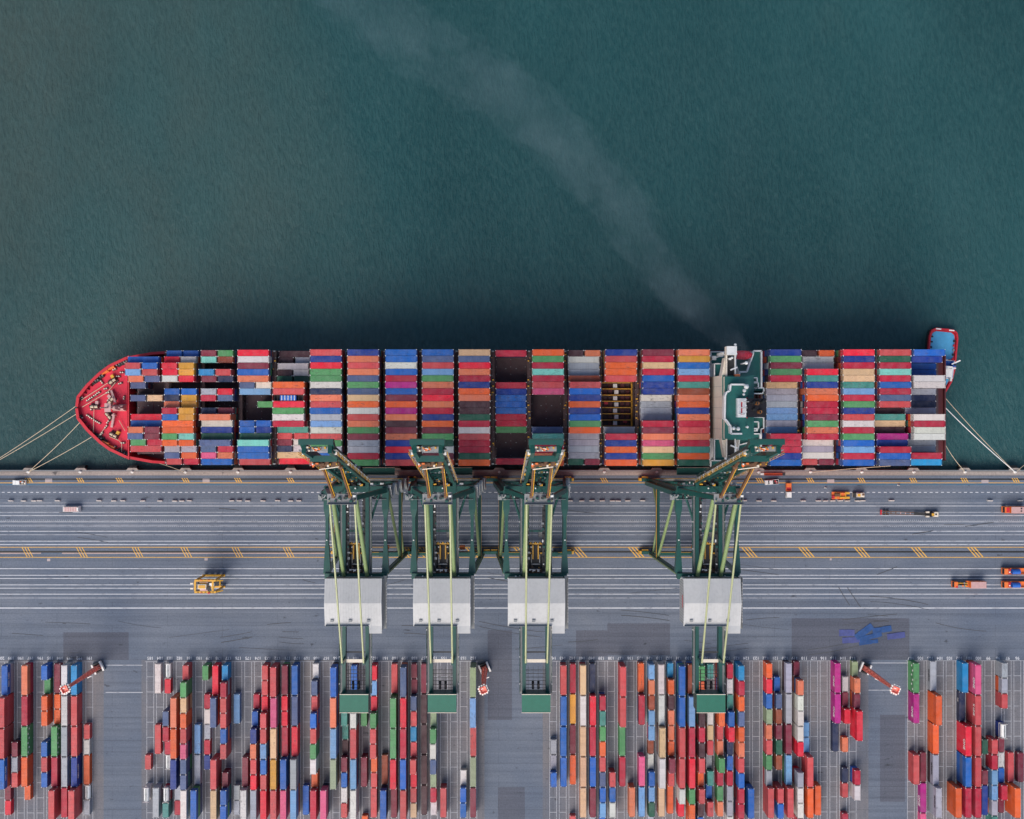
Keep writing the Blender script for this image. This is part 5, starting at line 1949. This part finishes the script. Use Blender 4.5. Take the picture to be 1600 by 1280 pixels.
def hauler(label, u, v, rz, z=3.4):
    t = veh('terminal_tractor', label, 'terminal tractor', u, v, rz, z)
    return t


t = hauler('long orange yard tractor with pale deck, nearest to the right edge on the lower lanes', 1515, 914, math.pi)
b = MB()
b.box(-3.0, 0, 1.0, 7.2, 2.6, .35, 4)
b.box(-3.6, 0, 1.35, 6.4, 2.7, 2.3, 4)
b.box(-3.6, 0, 3.65, 6.2, 2.6, .12, 10)
b.build('deck_box', VM, t)
b = MB()
b.box(2.6, 0, .9, 5.4, 1.6, .5, 9)
for k in range(7):
    b.box(1.0 + k * .75, (-1) ** k * .5, 1.4, .55, .7, .9 + .3 * (k % 3), (5, 6, 4, 11, 7, 5, 6)[k])
b.box(3.0, .7, 1.4, 3.0, .8, 1.4, 6)
b.beam((.3, -.5, 2.4), (5.2, -.5, 2.2), .3, .3, 5)
b.build('engine_bay', VM, t)
b = MB()
b.wedge(5.6, 0, .9, 1.7, 2.5, 2.4, .85, .9, -.1, 4)
b.box(5.2, .9, 3.2, .9, .7, .12, 3)
b.build('cab', VM, t)
b = MB()
b.add([(6.46, -1.1, 1.9), (6.46, 1.1, 1.9), (6.3, 1.02, 3.1), (6.3, -1.02, 3.1)], [(0, 1, 2, 3)], 1)
b.build('windscreen', VM, t)
wheels(t, (5.0, -2.4, -5.0), 1.35, .6, .5)

t = hauler('orange box truck with pale roof at the right edge on the upper lanes', 1586, 797, math.pi)
b = MB()
b.box(-1.6, 0, 1.0, 6.6, 2.7, 2.6, 4)
b.box(-1.6, 0, 3.6, 6.5, 2.6, .1, 10)
b.box(-2.4, .5, 3.7, .5, .4, .3, 9).box(-2.4, -.6, 3.7, .5, .4, .3, 9)
b.build('box_body', VM, t)
b = MB()
b.wedge(3.2, 0, .8, 2.2, 2.6, 2.5, .8, .95, -.15, 4)
b.box(2.9, 0, 3.3, 1.2, 2.0, .12, 3)
b.build('cab', VM, t)
b = MB()
b.add([(4.22, -1.15, 1.7), (4.22, 1.15, 1.7), (3.95, 1.1, 3.1), (3.95, -1.1, 3.1)], [(0, 1, 2, 3)], 1)
b.build('windscreen', VM, t)
wheels(t, (3.2, -2.6, -3.8), 1.35, .55, .4)

for lab, v in (('upper of two orange tractors with blue barrels at the right edge', 893.5), ('lower of two orange tractors with blue barrels at the right edge', 914.5)):
    t = hauler(lab, 1593, v, math.pi)
    b = MB()
    b.box(-1.0, 0, 1.0, 12.0, 2.5, .4, 4)
    for s in (-1, 1):
        b.box(-1.0, s * 1.15, 1.4, 11.6, .2, .7, 4)
    b.beam((-3, -1, 1.9), (-6, 1, 1.9), .25, .25, 5)
    b.build('flat_deck', VM, t)
    b = MB()
    b.wedge(5.4, 0, .9, 1.8, 2.6, 2.3, .85, .92, -.1, 4)
    b.box(3.8, 0, 1.4, 1.2, 2.0, 1.2, 3).box(3.7, .3, 2.6, .5, .5, .2, 12)
    b.build('cab', VM, t)
    b = MB()
    b.add([(6.32, -1.1, 1.8), (6.32, 1.1, 1.8), (6.1, 1.05, 3.0), (6.1, -1.05, 3.0)], [(0, 1, 2, 3)], 1)
    b.build('windscreen', VM, t)
    wheels(t, (4.8, -2.6, -5.2), 1.3, .55, .45)
    x, y = at(1588, v, 3)
    g = thing('blue_barrel_tank', ('upper' if v < 900 else 'lower') + ' blue barrel tank lying on an orange tractor deck at the right edge', 'tank', (x, y, 1.5))
    b = MB()
    b.tube((-1.6, 0, 1.1), (1.6, 0, 1.1), 1.05, 20, 8)
    b.build('barrel', VM, g)
    b = MB()
    for k in (-1.2, 0, 1.2):
        b.tube((k - .06, 0, 1.1), (k + .06, 0, 1.1), 1.09, 20, 8)
    b.box(0, 0, 0, 3.0, 1.6, .3, 9)
    b.build('band', VM, g)

t = hauler('orange low loader with ribbed yellow deck on the quay road near the stern', 1314, 774.5, 0, 1.8)
b = MB()
b.box(-.6, 0, .9, 6.0, 3.0, .4, 4)
for s in (-1, 1):
    b.box(2.6, s * .95, .9, 2.4, .9, .5, 5)
for k in range(6):
    b.box(-2.9 + k * .95, 0, 1.3, .35, 2.8, .35, 5 if k % 2 else 4)
b.box(-1.6, .2, 1.3, 2.2, 1.2, .9, 11)
b.box(-3.2, -.6, 1.3, .8, 1.2, .8, 3)
b.box(.6, -.8, 1.3, 2.2, .6, .7, 5).box(.6, .9, 1.3, 2.2, .5, .6, 4)
b.build('deck', VM, t)
wheels(t, (-2.6, -1.0, 1.2), 1.45, .5, .4)
t = hauler('small beige tractor with dark rear, just ahead of the orange low loader', 1343, 773.8, 0, 2.2)
b = MB()
b.box(0, 0, .7, 4.8, 1.8, .5, 7)
b.wedge(1.2, 0, 1.2, 2.2, 1.9, .8, .85, .85, 0, 7)
b.box(-1.8, 0, 1.2, 1.2, 1.9, .5, 9)
b.box(1.6, .2, 2.0, .9, .8, .12, 11)
b.build('body', VM, t)
b = MB()
b.wedge(-.4, 0, 1.2, 1.7, 1.7, 1.5, .85, .85, 0, 7)
b.box(-.4, 0, 2.7, 1.2, 1.1, .1, 5)
b.build('cab', VM, t)
wheels(t, (1.4, -1.4), 1.15, .6, .4)

t = hauler('dark telescopic boom tractor with a long rusty trailer frame behind it', 1455, 804, 0, 2.2)
b = MB()
b.box(.8, 0, .7, 5.4, 2.2, .5, 9)
b.wedge(2.1, 0, 1.2, 2.2, 2.2, 1.0, .8, .85, 0, 7)
b.box(-1.3, .9, 1.2, 1.3, .6, .8, 7).box(-1.3, -.9, 1.2, 1.3, .6, .8, 7)
b.box(2.0, 0, 2.2, .7, .6, .2, 9)
b.build('body', VM, t)
b = MB()
b.wedge(.5, 0, 1.2, 1.4, 1.6, 1.5, .85, .85, 0, 9)
b.box(.5, 0, 2.7, 1.0, 1.0, .1, 5)
b.build('cab', VM, t)
wheels(t, (2.4, -1.2), 1.25, .6, .4)
tr = thing('flatbed_trailer', 'long narrow rusty skeleton trailer behind the dark boom tractor', 'trailer', (*at(1411, 802, 1.2), 0.03), -0.04)
b = MB()
for s in (-1, 1):
    b.box(0, s * .5, 1.0, 18.5, .24, .35, 11)
for k in range(10):
    b.box(-9 + k * 2, 0, 1.05, .25, 1.2, .22, 10 if 3 < k < 7 else 11)
b.box(-9.2, 0, .9, .5, 2.0, .6, 3)
b.build('frame', VM, tr)
b = MB()
b.box(6.8, 0, 1.35, 4.6, 1.2, .15, 9)
b.build('gooseneck', VM, tr)
wheels(tr, (-7.6, -6.2), 1.1, .5, .4)
t = thing('gangway_ramp', 'red gangway lying along the quay edge right of the rightmost crane', 'gangway', (*at(1208, 741, .5), .26), 0)
b = MB()
b.box(0, 0, .2, 7.6, .75, .25, 4)
for s in (-1, 1):
    b.rail([(-3.8, s * .42), (3.8, s * .42)], .45, .07, .8, 3)
b.box(-4.6, 0, .1, 1.4, .7, .3, 0).box(4.4, 0, .1, 1.2, 1.0, .4, 9)
b.build('ramp', VM, t)
for u, v, s in ((1290, 762, 1), (1404, 758, 1)):
    o = MB()
    o.wedge(0, 0, 0, 1.0, .5, .45, .7, .6, 0, 0).box(0, 0, .45, .6, .2, .12, 9)
    tag(o.build('cable_box', VM), f"small white box on the quay road {'left' if u < 1300 else 'right'} of the beige tractor", 'box').location = (*at(u, v), .02)

# blue sheets spread on the dark asphalt patch
SH = [((1323, 989), 24, 10, 0.0, 1, 'faded violet sheet lying alone at the upper left of the blue heap'),
      ((1334, 1000), 36, 9, 0.06, 1, 'long pale violet sheet along the bottom left of the blue heap'),
      ((1357, 1003.5), 30, 6, 0.12, 0, 'narrow blue sheet along the bottom of the heap'),
      ((1350, 987), 32, 10, 0.62, 0, 'steeply slanted blue sheet in the heap'),
      ((1378, 984), 30, 9, 0.16, 0, 'bright blue sheet at the upper right of the heap'),
      ((1360, 995), 36, 8, 0.28, 0, 'blue sheet crossing the middle of the heap'),
      ((1400, 993.5), 28, 9, 0.12, 1, 'violet blue sheet lying alone right of the heap')]
for i, ((u, v), w, h, a, m_, lab) in enumerate(SH):
    b = MB()
    rng = random.Random(i)
    n = 7
    L, Wd = w * .2666, h * .2666
    z = 0.03 + .012 * i
    vs, fs = [], []
    for j in range(n + 1):
        for s in (-1, 1):
            vs.append((-L / 2 + L * j / n, s * (Wd / 2 + rng.uniform(-.12, .12)), z + .06 + rng.uniform(-.01, .09)))
            vs.append((-L / 2 + L * j / n, vs[-1][1], z))
    for j in range(n):
        q = j * 4
        fs += [(q, q + 4, q + 6, q + 2), (q + 1, q + 3, q + 7, q + 5), (q, q + 1, q + 5, q + 4), (q + 2, q + 6, q + 7, q + 3)]
    fs += [(0, 2, 3, 1), (n * 4, n * 4 + 1, n * 4 + 3, n * 4 + 2)]
    b.add(vs, fs)
    o = b.build('tarpaulin_sheet', M['violetsheet'] if m_ else M['bluesheet'])
    o.location = (*at(u, v), 0)
    o.rotation_euler = (0, 0, a)
    tag(o, lab, 'tarpaulin', 'blue sheets on the asphalt')

# ------------------------------------------------------------------ tug at the stern
tg = thing('tug_boat', 'red tug boat with blue deck pushing at the container ship stern', 'tug boat', (*at(1469, 565, -2), 0), -0.10)
W2, L2 = 5.7, 13.4
out = [(-W2 * .62, L2), (W2 * .62, L2), (W2 * .9, L2 - 1.0), (W2, L2 - 3.2), (W2, -3), (W2 * .86, -8), (W2 * .5, -12.5), (0, -14.2)]
out += [(-x, y) for x, y in out[::-1] if x > W2 * .4 and y < L2 - .1]
out = [(-W2 * .62, L2), (W2 * .62, L2), (W2 * .9, L2 - 1.0), (W2, L2 - 3.2), (W2, -3), (W2 * .86, -8), (W2 * .5, -12.5), (0, -14.2), (-W2 * .5, -12.5), (-W2 * .86, -8), (-W2, -3), (-W2, L2 - 3.2), (-W2 * .9, L2 - 1.0)]
TG = [M['red'], M['tugdeck'], M['white'], M['glass'], M['black'], M['lamp'], M['blue'], M['grey']]
b = MB()
b.prism([(x * .94, y * .97) for x, y in out], -6, -1.7, 0)
b.build('hull', TG, tg)
b = MB()
b.rail(out, -3.0, .7, 2.3, 0, True)
b.rail([(x * 1.06, y * 1.03) for x, y in out], -3.1, .35, 1.2, 4, True)
b.box(-2.6, L2 - .05, -.68, 2.2, .5, .06, 5).box(2.9, L2 - .15, -.68, 2.2, .5, .06, 5)
b.build('fender', TG, tg)
b = MB()
b.prism([(x * .88, y * .93) for x, y in out], -1.9, -1.6, 1)
for k in range(7):
    b.box(-4.6, 10 - k * 2.2, -1.6, .6, .6, .5, 4)
    b.box(4.7, 9 - k * 1.9, -1.6, .7, .9, .7, (4, 0, 7)[k % 3])
b.build('deck', TG, tg)
b = MB()
b.box(0, -3.2, -1.6, 8.6, 7.4, 3.2, 2)
b.box(0, -3.2, 1.6, 8.2, 7.0, .12, 6)
b.rail([(-4.2, .4), (4.2, .4)], 1.6, .12, 1.0, 2)
for k in range(6):
    b.box(-3.5 + k * 1.4, .8, -1.6, .7, .7, 1.1, 0 if k % 2 else 2)
b.build('deckhouse', TG, tg)
b = MB()
b.wedge(0, -4.4, 1.7, 4.8, 4.2, 2.3, 1.08, 1.08, 0, 3)
b.box(0, -4.4, 4.0, 5.2, 4.6, .3, 2)
b.build('wheelhouse', TG, tg)
b = MB()
b.tube((0, -3.4, 4.3), (0, -3.4, 9.5), .2, 8, 2)
b.beam((-1.8, -3.4, 7.4), (1.8, -3.4, 7.4), .22, .22, 2)
b.beam((2.0, -1.2, 4.3), (4.9, .6, 5.4), .5, .4, 2)
b.box(3.4, -2.6, 2.6, 2.2, .5, .5, 2)
b.box(2.9, -5.5, 1.7, .7, 5.2, 1.5, 2)
b.build('mast', TG, tg)
for s in (-1, 1):
    b = MB()
    b.box(s * 3.1, -1.4, 1.7, 1.2, 1.6, 3.0, 6)
    b.tube((s * 3.1, -1.4, 4.7), (s * 3.1, -1.4, 5.3), .4, 10, 4)
    b.build('funnel', TG, tg)

# ------------------------------------------------------------------ funnel smoke drifting off over the water
SMOKE = 0.0135
sm, nt, p = new_mat('funnel_smoke')
nt.nodes.remove(p)
out_ = nt.nodes['Material Output']
pv = node(nt, 'ShaderNodeVolumePrincipled')
pv.inputs['Color'].default_value = (0.70, 0.86, 0.98, 1)
pv.inputs['Anisotropy'].default_value = 0.0
geo = node(nt, 'ShaderNodeNewGeometry').outputs['Position']
n1 = ramp(nt, noise(nt, geo, 0.055, 8, 0.72), 0.35, 0.76)
sy_ = node(nt, 'ShaderNodeSeparateXYZ')
nt.links.new(geo, sy_.inputs[0])
fade = node(nt, 'ShaderNodeMapRange')                   # the plume thins out as it spreads
for k_, v_ in enumerate((70.0, 190.0, 1.0, 0.25)):
    fade.inputs[1 + k_].default_value = v_
nt.links.new(sy_.outputs[1], fade.inputs[0])
m0 = node(nt, 'ShaderNodeMath', operation='MULTIPLY')
nt.links.new(n1, m0.inputs[0])
nt.links.new(fade.outputs[0], m0.inputs[1])
mm = node(nt, 'ShaderNodeMath', operation='MULTIPLY')
nt.links.new(m0.outputs[0], mm.inputs[0])
mm.inputs[1].default_value = SMOKE
nt.links.new(mm.outputs[0], pv.inputs['Density'])
nt.links.new(pv.outputs[0], out_.inputs['Volume'])
PATH = [((1182, 637), 53, 1.6), ((1166, 585), 56, 6.5), ((1138, 530), 58, 9), ((1085, 480), 60, 12), ((1032, 415), 61, 14), ((985, 335), 62, 17), ((880, 232), 61, 19), ((800, 160), 62, 21), ((700, 85), 63, 22), ((600, 15), 64, 24), ((500, -60), 65, 26)]
b = MB()
rng = random.Random(3)
n = 18
pts = []
for (a, za, ra), (c, zc, rc) in zip(PATH, PATH[1:]):
    for k in range(4):
        f = k / 4
        pts.append((Vector((*at(a[0] + (c[0] - a[0]) * f, a[1] + (c[1] - a[1]) * f, za + (zc - za) * f), za + (zc - za) * f)), ra + (rc - ra) * f))
vs = []
for i, (q, r) in enumerate(pts):
    d = (pts[min(i + 1, len(pts) - 1)][0] - pts[max(i - 1, 0)][0]).normalized()
    s = Vector((0, 0, 1)).cross(d).normalized()
    u_ = d.cross(s)
    for k in range(n):
        a = 2 * math.pi * k / n
        rr = r * 0.7 * (0.8 + 0.35 * math.sin(a * 2 + i * .9) * math.sin(i * .55 + k) + rng.uniform(-.08, .08))
        vs.append(q + s * (math.cos(a) * rr) + u_ * (math.sin(a) * rr * 0.6))
fs = [(i * n + k, i * n + (k + 1) % n, (i + 1) * n + (k + 1) % n, (i + 1) * n + k) for i in range(len(pts) - 1) for k in range(n)]
fs += [tuple(range(n - 1, -1, -1)), tuple(range((len(pts) - 1) * n, len(pts) * n))]
b.add(vs, fs)
tag(b.build('smoke', sm, None, True), 'thin pale smoke trailing from the ship funnel across the water', 'smoke', None, 'stuff')
